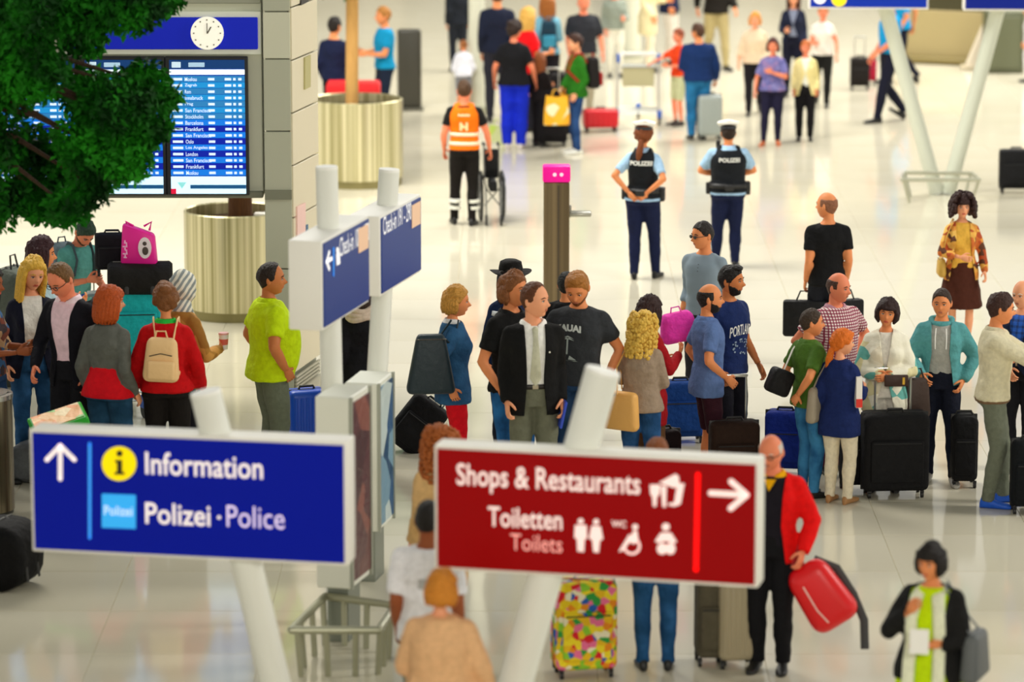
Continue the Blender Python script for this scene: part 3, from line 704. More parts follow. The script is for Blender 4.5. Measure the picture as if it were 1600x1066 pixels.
def duffel(label, loc, L=.6, r=.16, c='141414', rz=0, hand=True, name='holdall', kind='cloth', cat='bag', sq=.8):
    o = thing(name, label, cat, loc, R(rz)); m = mat(c, .75, kind); g = Geo()
    g.tube([(-L/2, 0, r*sq), (-L/2+.03, 0, r*sq), (-L/4, 0, r*sq), (L/4, 0, r*sq), (L/2-.03, 0, r*sq), (L/2, 0, r*sq)], [(r*.7, r*.6), (r, r*sq), (r*1.03, r*sq), (r*1.03, r*sq), (r, r*sq), (r*.7, r*.6)], 20, side=(0, 1, 0), exp=2.8); part('sack', g, m, o, sharp=None)
    for s in (-1, 1):
        g = Geo(); z = r*sq; g.tube([(s*L*.2, -r*1.04, z*.3), (s*L*.2, -r*.9, z*1.6), (s*L*.2, 0, z*2.03), (s*L*.2, r*.9, z*1.6), (s*L*.2, r*1.04, z*.3)], [(.02, .005)]*5, 6, side=(1, 0, 0)); part('webbing', g, mat('2A2A2A', .7), o)
    g = Geo(); g.tube([(-L*.42, 0, 2*r*sq+.004), (L*.42, 0, 2*r*sq+.004)], .006, 6); part('zip', g, mat('6A6A66', .4), o)
    if hand:
        g = Geo(); z = 2*r*sq; g.tube([(-L*.18, -.05, z-.02), (-L*.12, -.03, z+.12), (L*.12, -.03, z+.12), (L*.18, -.05, z-.02)], .010, 7); part('handle', g, mat('1A1A1A', .6), o)
    return o
def trolley(label, loc, rz=0, empty=True):
    o = thing('luggage_trolley', label, 'trolley', loc, R(rz)); al = mat('D0D4D4', .35, metal=.8); bl = mat('1858B8', .5); bk = mat('181818', .6)
    g = Geo()
    for s in (-1, 1): g.tube([(s*.30, -.45, .14), (s*.30, .38, .16), (s*.29, .42, .95), (s*.29, .44, 1.03)], .016, 8)
    g.tube([(-.29, .44, 1.03), (.29, .44, 1.03)], .016, 8); part('frame', g, al, o)
    g = Geo(); g.tube([(-.24, .46, 1.05), (.24, .46, 1.05)], .022, 8); part('push_bar', g, mat('E8E8E4', .4), o)
    for i in range(5):
        g = Geo(); g.tube([(-.30, -.38+.17*i, .165), (.30, -.38+.17*i, .165)], .011, 6); part('deck_bar', g, al, o)
    g = Geo(); g.rbox((0, .42, .72), (.46, .03, .30), .01, 1); part('advert_panel', g, mat('B8B48C', .5), o)
    g = Geo(); g.rbox((0, .36, .86), (.5, .22, .02), .008, 1); part('hand_basket', g, al, o)
    for (x_, y_) in ((-.31, .32), (.31, .32), (0, -.42)):
        g = Geo(); g.tube([(x_-.02, y_, .085), (x_+.02, y_, .085)], .085, 14); w_ = part('wheel', g, bk, o)
        g2 = Geo(); g2.rbox((x_, y_, .15), (.07, .16, .12), .02, 2); part('wheel_cover', g2, bl, w_)
    for s in (-1, 1):
        g = Geo(); g.rbox((s*.29, .43, .98), (.05, .05, .14), .015, 2); part('corner_grip', g, bl, o)
    return o
def wheelchair(label, loc, rz=0):
    o = thing('folded_wheelchair', label, 'wheelchair', loc, R(rz)); bk = mat('18181A', .6, 'cloth'); al = mat('90908C', .3, metal=.9); rub = mat('161616', .7)
    for s in (-1, 1):
        g = Geo(); pts = [(s*.13, .30*math.cos(u), .30 + .30*math.sin(u)) for u in np.linspace(0, 2*math.pi, 29)]; g.tube(pts, .016, 7, cap=False); w_ = part('wheel', g, rub, o)
        g = Geo(); g.tube([(s*.155, .26*math.cos(u), .30 + .26*math.sin(u)) for u in np.linspace(0, 2*math.pi, 25)], .008, 6, cap=False); part('push_rim', g, al, w_)
        g = Geo()
        for q in range(9):
            u = 2*math.pi*q/9; g.tube([(s*.13, 0, .30), (s*.13, .29*math.cos(u), .30 + .29*math.sin(u))], .003, 4)
        part('spokes', g, al, w_)
        g = Geo(); g.tube([(s*.09, -.12, .92), (s*.09, -.02, .90), (s*.09, .04, .50), (s*.09, .32, .45), (s*.09, .42, .12)], .011, 7); part('side_frame', g, al, o)
        g = Geo(); g.tube([(s*.09, -.20, .925), (s*.09, -.08, .918)], .018, 8); part('grip', g, rub, o)
        g = Geo(); g.tube([(s*.09-.012, .44, .07), (s*.09+.012, .44, .07)], .07, 12); part('castor', g, rub, o)
        g = Geo(); g.rbox((s*.12, .12, .56), (.03, .26, .035), .01, 1); part('armrest', g, rub, o)
    g = Geo(); g.rbox((0, 0, .70), (.17, .05, .36), .02, 2); part('backrest', g, bk, o)
    g = Geo(); g.rbox((0, .18, .47), (.10, .36, .14), .03, 2); part('seat', g, bk, o)
    g = Geo(); g.tube([(-.09, .1, .2), (.09, .25, .44)], .010, 6); g.tube([(.09, .1, .2), (-.09, .25, .44)], .010, 6); part('cross_brace', g, al, o)
    return o
# ------------------------------------------------------------------ signs
class Board:
    def __init__(s, name, label, pl, pr_, ptop, Y0, depth, face, frame='F2F0E8', edge=.022, emit=.15):
        z0 = zat(pl[0], pl[1], Y0); s.P0 = np.array([xat(pl[0], pl[1], Y0), Y0, z0]); P1 = at(pr_[0], pr_[1], z0)
        s.h = zat(ptop[0], ptop[1], Y0) - z0; s.u = unit(P1 - s.P0); s.w = np.linalg.norm(P1 - s.P0); s.yaw = math.atan2(s.u[1], s.u[0]); s.n = np.array([s.u[1], -s.u[0], 0]); s.depth = depth
        s.o = thing(name, label, 'sign', s.P0, s.yaw)
        g = Geo(); g.rbox((s.w/2, depth/2+.004, s.h/2), (s.w+2*edge, depth, s.h+2*edge), .012, 2); part('housing', g, mat(frame, .45), s.o)
        g = Geo(); g.box((s.w/2, .0, s.h/2), (s.w, .012, s.h)); part('face_panel', g, mat(face, .35, emit=emit), s.o)
    def uv(s, px, py):
        d = ray(px, py); C = np.array([0, 0, CAM_H]); t = np.dot(s.P0 - C, s.n)/np.dot(d, s.n); q = C + d*t - s.P0; return float(np.dot(q, s.u)), float(q[2])
    def dec(s, name, g, c, emit=.35, y=-.010): 
        g.xf(Matrix.Translation((0, y, 0))); return part(name, g, mat(c, .5, emit=emit), s.o, smooth=False)
    def word(s, t, a, b_, c='FFF4F4', bold=.02, name='lettering', hh=None, emit=.35):
        """a lower-left px, b_ upper-right px of the capital box"""
        u0, v0 = s.uv(*a); u1, v1 = s.uv(*b_); u1b, v1b = s.uv(b_[0], a[1]); h = (hh if hh else None)
        g = text(t, u1-u0, h or (v1-v0), bold=bold); g.xf(Matrix.Translation((u0, 0, v0))); return s.dec(name, g, c, emit)
    def strip(s, name, pts, wd, c, emit=.35):
        g = Geo(); P = [s.uv(*p) for p in pts]
        for (a, b_) in zip(P[:-1], P[1:]):
            a = np.array(a); b2 = np.array(b_); d = unit(b2-a); n = np.array([-d[1], d[0]])*wd/2; a = a - d*wd*.0
            q = [a-n, b2-n, b2+n, a+n]; g.poly([(x_, 0, z_) for x_, z_ in q], (0, -.003, 0))
            for e in (a, b2): g.poly([(e[0] + wd/2*math.cos(k*math.pi/5), 0, e[1] + wd/2*math.sin(k*math.pi/5)) for k in range(10)], (0, -.003, 0))
        return s.dec(name, g, c, emit)
    def shape(s, name, polys, c, emit=.35, y=-.010):
        g = Geo()
        for P in polys: g.poly([(a, 0, b_) for a, b_ in (s.uv(*p) for p in P)], (0, -.003, 0))
        return s.dec(name, g, c, emit, y)
def circ(cx, cy, r, n=24, ry=None, a0=0, a1=360): return [(cx + r*math.cos(R(a)), cy + (ry or r)*math.sin(R(a))) for a in np.linspace(a0, a1, n, endpoint=(a1-a0) != 360)]
def post(name, label, p0, p1, r, z=None, c='E8EAE2', capt=True):
    d = np.asarray(p1) - np.asarray(p0); o = thing(name, label, 'post', p0); g = Geo(); g.tube([(0, 0, 0), d*.97, d], [r, r, r], 32); part('tube', g, mat(c, .35), o)
    g = Geo(); u = unit(d); g.tube([d, d+u*.02], [r*1.02, r*.98], 32); part('end_cap', g, mat('F4F4EE', .4), o)
    g = Geo(); g.tube([u*.0, u*.02], [r*1.18, r*1.12], 32); part('foot_ring', g, mat('A8AA9C', .4, metal=.6), o)
    return o
# ------------------------------------------------------------------ the setting
g = Geo(); g.box((2, 56, -.06), (64, 96, .1)); part('floor', g, mat('6E6858', .5), kind='structure', smooth=False)
FL = bpy.data.objects['floor']
TW, TL = 1.2, 1.2
tm = Geo(); tm.add([(-TW/2+.004, -TL/2+.004, 0), (TW/2-.004, -TL/2+.004, 0), (TW/2-.004, TL/2-.004, 0), (-TW/2+.004, TL/2-.004, 0), (-TW/2, -TL/2, -.008), (TW/2, -TL/2, -.008), (TW/2, TL/2, -.008), (-TW/2, TL/2, -.008)],
       [(0, 1, 2, 3), (4, 5, 1, 0), (5, 6, 2, 1), (6, 7, 3, 2), (7, 4, 0, 3)])
fm = mat('DCD6C2', .15, 'floor', c2='CFC8B0'); tme = tm.mesh('tile', fm, False); cnt = 0; rest = Geo()
cells = sorted([(j, i) for j in range(0, 74) for i in range(-26, 30)], key=lambda c: (abs(c[1]*TW) > (22+c[0]*TL)*.14, c[0], abs(c[1])))
skew = R(-9)
for (j, i) in cells:
    x_, y_ = i*TW + (TW/2 if j % 2 else 0)*0, 20 + j*TL
    if cnt < 298 and abs(x_) < y_*.15+1:
        o = part('tile', tme, None, FL, loc=(x_, y_, 0)); cnt += 1
    else:
        v = tm.verts() + np.array([x_, y_, 0]); rest.add(v, tm.F)
part('floor_tiling', rest, fm, FL, smooth=False, kind='stuff')
g = Geo(); g.box((0, 4, 9.6), (60, 34, .3)); part('shade_slab', g, mat('C8C4B4', .8), kind='structure', smooth=False)  # unseen slab added above the camera to keep light off the near floor
# hall columns and far wall, seen mostly as streaks on the floor
g = Geo(); g.box((2, 103.6, 5), (64, .4, 10)); wb_ = part('wall_back', g, mat('E6DCC0', .7), kind='structure', smooth=False)
for i in range(12):
    g = Geo(); g.box((-26 + i*5, 103.3, 3.0), (3.6, .12, 5.2)); w_ = part('window_%d' % (i+1), g, mat('B8B090' if i % 3 else '5A5848', .2), kind='structure', smooth=False)
    g = Geo(); g.box((-26 + i*5, 103.22, 3.0), (.08, .1, 5.2)); g.box((-26 + i*5, 103.22, 3.6), (3.6, .1, .08)); part('window_frame', g, mat('E8E4D4', .5), w_, smooth=False)
for i, (x_, yf) in enumerate(((745, 178), (987, 90))):
    p = at(x_, yf); o = thing('hall_column', ['pale round column behind the white-topped crouching figure', 'pale round column beyond the empty luggage trolley'][i], 'column', p)
    g = Geo(); g.tube([(0, 0, 0), (0, 0, 9)], .12 if i == 0 else .15, 28); part('shaft', g, mat('D8D8C4', .4), o)
    g = Geo(); g.tube([(0, 0, 0), (0, 0, .12)], .16 if i == 0 else .19, 28); part('base_collar', g, mat('A8A890', .4), o)

# ------------------------------------------------------------------ the big signs
B = Board('direction_sign', 'blue lightbox sign reading Information and Polizei Police with a white up arrow', (55, 857), (538, 880), (55, 676), 24.0, .22, '0016A0', emit=.10)
B.strip('arrow', [(95, 748), (95, 697)], .030, 'FFF4F4'); B.strip('arrow', [(74, 718), (95, 696), (117, 718)], .030, 'FFF4F4')
B.strip('divider_bar', [(141, 693), (141, 840)], .020, '3C9CFF')
B.shape('pictogram', [circ(187, 724, 27, 32)], 'FFE800'); 
B.shape('letter_i', [circ(188, 708, 5, 12), [(181, 718), (192, 718), (192, 737), (196, 737), (196, 741), (180, 741), (180, 737), (184, 737), (184, 722), (181, 722)]], '201808', emit=0, y=-.016)
B.word('Information', (228, 741), (411, 713), bold=.012)
B.shape('pictogram', [[(160, 771), (213, 773), (213, 826), (160, 824)]], '38B0FF'); B.word('Polizei', (164, 804), (208, 791), bold=.01, name='small_lettering', c='D8F0FF').location.y = -.006
B.word('Polizei', (228, 818), (329, 789), bold=.012); B.shape('dot', [circ(343, 808, 3, 10)], 'FFF4F4'); B.word('Police', (355, 823), (445, 793), bold=.0, c='E8D8FF')
Rd = Board('direction_sign', 'dark red lightbox sign reading Shops & Restaurants and Toiletten Toilets with an arrow', (684, 885), (1179, 914), (684, 701), 23.2, .20, '980004', emit=.08)
W_ = 'FFE8E4'
Rd.word('Shops & Restaurants', (714, 768), (1001, 738), bold=.012, c=W_)
Rd.word('Toiletten', (763, 822), (879, 797), bold=.012, c=W_); Rd.word('Toilets', (798, 859), (879, 838), bold=0, c='FFB0A8'); Rd.word('WC', (956, 823), (979, 814), bold=.02, c=W_)
Rd.strip('arrow', [(1111, 770), (1166, 773)], .036, W_); Rd.strip('arrow', [(1143, 752), (1167, 773), (1142, 794)], .036, W_)
Rd.strip('divider_bar', [(1091, 741), (1088, 890)], .030, 'FF0A0A', emit=.8)
Rd.shape('pictogram', [[(1016, 757), (1032, 757), (1031, 772), (1027, 776), (1026, 791), (1021, 791), (1020, 775), (1017, 772)], [(1033, 759), (1042, 759), (1041, 792), (1036, 792)]], W_)
Rd.shape('pictogram', [[(1030, 754), (1056, 740), (1061, 744), (1062, 757), (1055, 762)], [(1059, 755), (1070, 755), (1064, 787), (1055, 791), (1045, 789), (1045, 786), (1054, 785)]], W_)
Rd.shape('pictogram', [circ(908, 814, 4.5, 12), [(899, 820), (917, 820), (918, 841), (914, 842), (913, 862), (903, 861), (902, 841), (898, 840)]], W_)
Rd.shape('pictogram', [circ(932, 815, 4.5, 12), [(925, 821), (939, 822), (943, 842), (938, 844), (936, 863), (928, 862), (926, 843), (921, 841)]], W_)
Rd.shape('pictogram', [circ(993, 823, 4.5, 12), [(990, 829), (996, 829), (998, 845), (991, 850), (984, 846)], [(984, 834), (990, 840), (974, 860), (967, 862)]], W_)
Rd.strip('pictogram', [(982 + 12*math.cos(R(a)) + 6, 853 + 12*math.sin(R(a))) for a in range(-60, 190, 25)], .014, W_)
Rd.shape('pictogram', [circ(1041, 823, 6, 14), [(1033, 832), (1049, 832), (1058, 846), (1054, 849), (1041, 845), (1028, 848), (1024, 845)], circ(1035, 857, 8, 14, 9), circ(1048, 857, 8, 14, 9)], W_)
def inplane(pa, pb, Y, ext):  # a post lying in the plane y=Y through two pixels, carried down to the floor
    a = np.array([xat(*pa, Y), Y, zat(*pa, Y)]); b_ = np.array([xat(*pb, Y), Y, zat(*pb, Y)]); t = a[2]/(a[2]-b_[2]); return a + (b_-a)*t, a
Yr = float(B.P0[1] + B.u[1]*B.w*.6 + .16); p0, p1 = inplane((322, 616), (430, 1066), Yr, 0); post('sign_post', 'slanting pale round post carrying the blue Information sign', p0, p1, .100)
Yr = float(Rd.P0[1] + Rd.u[1]*Rd.w*.40 + .17); p0, p1 = inplane((941, 583), (806, 1066), Yr, 0); post('sign_post', 'slanting pale round post carrying the dark red sign', p0, p1, .110)
# check-in signs on posts over poster stands
NB = '1E3C86'
K1 = Board('check_in_sign', 'nearer dark blue check-in board in a white box, turned sideways', (506, 512), (576, 468), (506, 381), at(546, 1010)[1]+.1, .25, NB, emit=.05)
K1.strip('arrow', [(509, 408), (516, 404)], .03, 'FFFFFF'); K1.strip('arrow', [(512, 394), (508, 409), (512, 420)], .03, 'FFFFFF'); K1.strip('divider_bar', [(519, 388), (519, 430)], .02, '3C9CFF')
K1.shape('pictogram', [circ(525, 391, 2, 8, 5), [(523, 397), (528, 394), (529, 412), (524, 415)]], 'FFFFFF')
def slant(Bd, s, a, b_, hh, bold=.02):
    u0, v0 = Bd.uv(*a); u1, v1 = Bd.uv(*b_); g = text(s, u1-u0, hh, bold=0); g.xf(Matrix.Translation((u0, 0, v0))); Bd.dec('lettering', g, 'FFFFFF')
slant(K1, 'Check-in 100 - 170', (529, 402), (575, 402), .14)
K2 = Board('check_in_sign', 'farther dark blue check-in board in a white box, turned sideways', (596, 459), (657, 421), (596, 342), at(590, 915)[1]+.1, .25, NB, emit=.05)
slant(K2, 'Check-in 191 - 290', (597, 368), (641, 368), .14)
for Kb in (K1, K2):
    g = Geo(); g.box((Kb.w*.86, 0, Kb.h*.80), (Kb.w*.22, .004, .18)); Kb.dec('orange_patch', g, 'F0C8A8', .1)
def stand(lab, pc, pr2, yb, top, ptop_post, foot_post, Kb, labp, c, c2):
    Y0 = at(pc[0], yb)[1]; z1 = zat(pc[0], pc[1], Y0); P = np.array([xat(pc[0], pc[1], Y0), Y0, 0]); Q = at(pr2[0], pr2[1], z1); Q[2] = 0
    u = unit(Q-P); L = np.linalg.norm(Q-P); yaw = math.atan2(u[1], u[0]); o = thing('poster_stand', lab, 'display stand', P, yaw)
    dp = .26; zb = .42
    g = Geo(); g.rbox((L/2, dp/2, (z1+zb)/2), (L, dp, z1-zb), .01, 1); part('cabinet', g, mat('EAECE0', .4), o)
    g = Geo(); g.box((L/2, -.004, (z1+zb)/2), (L*.9, .01, (z1-zb)*.93)); part('poster', g, mat(c, .3, 'print', c2=c2, scale=3.0), o, smooth=False)
    g = Geo(); g.box((L/2, dp/2, zb/2), (L*.6, dp*.6, zb)); part('plinth', g, mat('8E948A', .4, metal=.5), o, smooth=False)
    for e in (0, 1):
        g = Geo(); g.box((L*(.02 + .96*e), -.008, (z1+zb)/2), (.03, .02, z1-zb)); part('frame_edge', g, mat('A8ACA0', .4, metal=.4), o, smooth=False)
    c0 = Kb.P0 + Kb.u*Kb.w*.5 - Kb.n*Kb.depth*.52; zc = Kb.P0[2] + Kb.h*.5; s_ = FPX/c0[1]
    sl = foot_post; z1 = .02; zt = zat(520, ptop_post[1], c0[1])       # lean in metres of x per metre of height
    post('sign_post', labp, np.array([c0[0] - sl*(zc-z1+.02), c0[1], z1-.02]), np.array([c0[0] + sl*(zt-zc), c0[1], zt]), .080)
    return o
stand('nearer poster stand with a dark maroon advert under the check-in boards', (546, 622), (577, 602), 1010, 0, (521, 264), -.015, K1, 'pale round post through the nearer check-in board', '5A3038', '5A3038 4A2830 6A3A3C 885048')
stand('farther poster stand with a blue and white advert under the check-in boards', (590, 600), (613, 581), 915, 0, (604, 268), .065, K2, 'pale round post through the farther check-in board', '2A5A88', '7AA0B8 1A3A60 C8D8D8 2A5A88 1E4A70')
# bumper rail round the stands
def rail(name, lab, corners, z, legin, nl, r=.02, c='A8A890'):
    P = [at(*q, z) for q in corners]; c0 = sum(P)/len(P); o = thing(name, lab, 'rail', (c0[0], c0[1], 0)); m = mat(c, .35, metal=.5)
    L = [p - np.array([c0[0], c0[1], 0]) for p in P]; g = Geo()
    for a, b_ in zip(L, L[1:] + L[:1]): g.tube([a, b_], r*1.3, 10); g.ell(b_, r*1.3, 10, 6)
    part('top_rail', g, m, o)
    for a, b_ in zip(L, L[1:] + L[:1]):
        for q in range(nl):
            t = (q + (.02 if nl < 3 else .2))/nl; p = a + (b_-a)*t; f = p*legin; g = Geo(); g.tube([p, (f[0], f[1], 0)], r, 8); part('leg', g, m, o)
    return o
rail('bumper_rail', 'low grey metal bumper rail around the foot of the poster stands', [(455, 985), (592, 985), (618, 946), (508, 932)], .34, .93, 3, .022)
rail('bumper_rail', 'low trapezoid bumper rail around the feet of the V-shaped posts', [(1409, 281), (1530, 281), (1519, 271), (1414, 270)], .30, .82, 1, .019, 'B0B09C')
# V posts and overhead signs beyond
pv = at(1472, 303)
for lab, fx, tx in (('left-leaning leg of the V-shaped pale post pair', 1464, 1380), ('right-leaning leg of the V-shaped pale post pair', 1481, 1563)):
    a = np.array([xat(fx, 303, pv[1]), pv[1], 0]); b_ = np.array([xat(tx, 0, pv[1]), pv[1], zat(tx, 0, pv[1])]); b_ = a + (b_-a)*1.32
    post('slanted_post', lab, a, b_, .095, c='C8CCBC')
O1 = Board('hanging_sign', 'blue hanging sign with a yellow disc over the walkers', (1266, 11), (1448, 12), (1266, -75), pv[1]-.3, .25, '0C2C98'); O1.shape('pictogram', [circ(1311, -2, 12, 20)], 'F0D820'); O1.shape('pictogram', [circ(1281, -4, 10, 16)], 'F0F0F8')
O2 = Board('hanging_sign', 'plain dark blue hanging sign at the V-shaped posts', (1508, 14), (1700, 15), (1508, -75), pv[1]-.3, .25, '081C78')
# ------------------------------------------------------------------ flight board and pillar
Yc = at(440, 612)[1]; X = lambda px: xat(px, 300, Yc); Z = lambda py: zat(440, py, Yc)
fb = thing('flight_board', 'flight display wall with three portrait screens under a blue clock header', 'display board', (X(200), Yc, 0))
def fbx(name, x0, x1, y0, y1, yy, dd, c, parent=None, **k):
    g = Geo(); a, b_ = X(x0)-X(200), X(x1)-X(200); g.rbox(((a+b_)/2, yy, (Z(y0)+Z(y1))/2), (b_-a, dd, abs(Z(y0)-Z(y1))), .008, 1); return part(name, g, mat(c, k.pop('rough', .45), **k), parent or fb)
fbx('housing', -60, 411, -30, 309, .22, .30, 'D4D6C0')
fbx('lower_beam', -60, 411, 300, 310, .05, .08, '70725E')
fbx('upper_beam', -60, 411, -2, 6, .05, .06, '9A9C88')
hf = fbx('header_frame', 100, 411, 18, 86, .05, .08, 'E8ECD8')
fbx('header_panel', 104, 406, 27, 77, .0, .04, '1424B4', emit=.25)
g = Geo(); cx, cz = X(328)-X(200), Z(51); g.tube([(cx, -.03, cz), (cx, -.055, cz)], .155, 36); ck = part('clock', g, mat('FFFCEC', .4, emit=.35), fb)
g = Geo()
for q in range(12):
    u = R(30*q); g.box((cx + .125*math.sin(u), -.058, cz + .125*math.cos(u)), (.012, .004, .012))
g.box((cx+.02, -.060, cz+.03), (.012, .004, .07), M=rotm('Y', R(30))); g.box((cx-.0, -.062, cz+.045), (.008, .004, .10)); part('clock_hands', g, mat('5A5648', .5), ck, kind='stuff')
g = Geo(); g.tube([(X(155)-X(200), -.03, Z(47)), (X(155)-X(200), -.035, Z(47))], .07, 20); part('header_symbol', g, mat('F4F4FF', .4, emit=.3), fb)
dest = ['San Francisco', 'Stockholm', 'Barcelona', 'Frankfurt', 'San Francisco', 'Oslo', 'Los Angeles', 'London', 'San Francisco', 'Frankfurt', 'Moskau', 'Zagreb', 'Rom', 'Innsbruck', 'Prag']
for k, (x0, x1) in enumerate(((-4, 121), (137, 256), (268, 385))):
    fr = fbx('screen_frame', x0-7, x1+5, 88, 305, .0, .05, '0C1014')
    sc_ = fbx('screen', x0, x1, 93, 302, -.024, .012, '0C3C9C', emit=.5)
    def sb(name, a, b_, y0, y1, c, e=.6, yy=-.034): return fbx(name, a, b_, y0, y1, yy, .006, c, sc_, emit=e)
    sb('header_strip', x0, x1, 93, 107, '14407C', .3); sb('caption_strip', x0, x1, 108, 116, 'E8F8FF', .9)
    sb('caption', x0+30, x0+55, 97, 104, 'A8C8E0', .5, -.038); sb('caption', x0+4, x0+18, 96, 105, 'C8E0F0', .5, -.038)
    for r_ in range(16):
        y0 = 118 + r_*9.75; t = r_/15
        cA = ['2C7CB8', '1C8CD0'][r_ % 2] if r_ < 7 else ['0820A0', '1478E0'][r_ % 2]
        row = sb('row', x0, x1, y0, y0+9.2, cA, .55)
        g = Geo(); kz = Z(y0+2)-Z(y0+8)
        for (a, b_, s) in ((4, 20, ''), (24, 24+3.1*len(dest[(r_+5*k) % 15]), dest[(r_+5*k) % 15]), (60, 70, ''), (86, 96, ''), (99, 103, ''), (107, 112, '')):
            a_, w_ = X(x0+a)-X(200), (b_-a)/(X(200)*0+1)*(X(201)-X(200))
            if s: tg = text(s, w_, kz, bold=.01); tg.xf(Matrix.Translation((a_, -.040, Z(y0+8)))); g.add(tg.verts(), tg.F)
            else: g.box((a_+w_/2, -.040, Z(y0+5)), (w_, .003, kz*.62))
        part('row_text', g, mat('D8ECFF', .5, emit=.6), sc_, smooth=False, kind='stuff')
    sb('footer', x0, x1, 275, 302, 'C8ECFF', .9); sb('footer_strip', x0+30, x1, 288, 294, '1C5C90', .3, -.038); sb('red_corner', x0, x0+8, 294, 302, 'E01840', .5, -.038)
    g = Geo(); g.poly([(X(x0+10)-X(200), -.036, Z(284)), (X(x0+24)-X(200), -.036, Z(284)), (X(x0+17)-X(200), -.036, Z(294))], (0, -.003, 0)); part('footer_symbol', g, mat('90E0E0', .5, emit=.5), sc_, smooth=False)
# pillar
pl_ = thing('clad_pillar', 'tall cream and grey clad pillar beside the flight display wall', 'pillar', (X(433), Yc, 0))
A0 = np.array([X(414), Yc, 0]); B0 = np.array([X(456), Yc, 0]); C0 = at(499, 583); o0 = np.array([X(433), Yc, 0]); D0 = np.array([A0[0], C0[1], 0]); H_ = 6.2
u = unit(C0-B0)
g = Geo(); g.poly([A0-o0+(.015, .03, 0), B0-o0+(-.03, .03, 0), C0-o0+(-.03, 0, 0), D0-o0], (0, 0, H_)); part('core', g, mat('8C8E7C', .5), pl_, smooth=False)
L_ = np.linalg.norm(C0-B0); n_ = np.array([u[1], -u[0], 0])
M3 = np.stack([u, -n_, np.array([0, 0, 1])], 1)
for q in range(12):
    g = Geo(); z0 = .18 + q*.50; cc = B0 + u*L_/2 + np.array([0, 0, z0+.25]) - o0
    g.rbox(cc, (L_-.01, .03, .485), .004, 1, M=M3); part('panel', g, mat('DED4B8', .45), pl_)
for q in range(4):
    g = Geo(); g.box(B0 + u*L_/2 + np.array([0, 0, .03+q*.035]) - o0 + n_*.01, (L_-.05, .02, .02), M=M3); part('vent_slat', g, mat('B8B4A0', .5), pl_)
yy = [-60, 18, 92, 205, 298, 420, 520, 612]
for q in range(7):
    g = Geo(); z1, z0 = Z(yy[q]), max(Z(yy[q+1]), 0); w_ = B0[0]-A0[0]; g.rbox(((A0+B0)/2 - o0 + np.array([0, 0, (z0+z1)/2])), (w_, .03, z1-z0-.012), .004, 1); part('panel', g, mat('B4B6A0' if q != 1 else 'D0D0B8', .45), pl_)
g = Geo(); g.box(((A0+B0)/2 - o0 + np.array([0, -.02, Z(304)])), (B0[0]-A0[0], .03, .09)); part('cross_beam', g, mat('7A7C68', .5), pl_, smooth=False)
g = Geo(); g.tube([(X(486)-o0[0], -.0, 0), (X(486)-o0[0]+.0, .0, .01)], .01, 6)
def onp(px, py):
    d = ray(px, py); C = np.array([0, 0, CAM_H]); t = np.dot(B0-C, n_)/np.dot(d, n_); return C + d*t - o0
for (a, b_, y0, y1, c, nm) in ((460, 473, 323, 372, 'F0C8C0', 'small_poster'), (474, 477, 352, 372, '3A6A90', 'small_sticker'), (472, 481, 90, 140, 'B8B078', 'lamp_recess'), (466, 478, 0, 8, '201C18', 'camera_dome')):
    g = Geo(); q = [onp(a, y1), onp(b_, y1-(b_-a)*.5), onp(b_, y0-(b_-a)*.5), onp(a, y0)]; g.poly(q, n_*.03); part(nm, g, mat(c, .5), pl_, smooth=False)
# ------------------------------------------------------------------ planters and trees
def planter(lab, px, yb, rpx, ytop, soil='3A2818'):
    p = at(px, yb - 4); s_ = FPX/np.linalg.norm(p - np.array([0, 0, CAM_H])); r = rpx/s_; p = p + np.array([0, r*.55, 0]); h = zat(px, ytop, p[1]-r)
    o = thing('tree_planter', lab, 'planter', p); g = Geo(); n = 48
    g.tube([(0, 0, .10), (0, 0, h)], [r, r], n, cap=False); g.tube([(0, 0, h), (0, 0, h-.25)], [r*.95, r*.95], n, cap=False)
    g.add([(math.cos(2*math.pi*j/n)*q, math.sin(2*math.pi*j/n)*q, h+zz) for q, zz in ((r, 0), (r*.975, .012), (r*.95, 0)) for j in range(n)], [(a*n+j, a*n+(j+1) % n, (a+1)*n+(j+1) % n, (a+1)*n+j) for a in range(2) for j in range(n)])
    part('steel_drum', g, mat('E4DCB4', .30, 'brushed', metal=.55, c2='A09868', scale=2.4), o)
    g = Geo(); g.tube([(0, 0, 0), (0, 0, .10)], [r*.97, r*.97], n); part('kick_ring', g, mat('8C8458', .4, metal=.6), o)
    g = Geo(); g.tube([(0, 0, h-.14), (0, 0, h-.11)], [r*.95, r*.90], n); part('soil', g, mat(soil, .95, 'cloth'), o, kind='stuff')
    return o, p, r, h
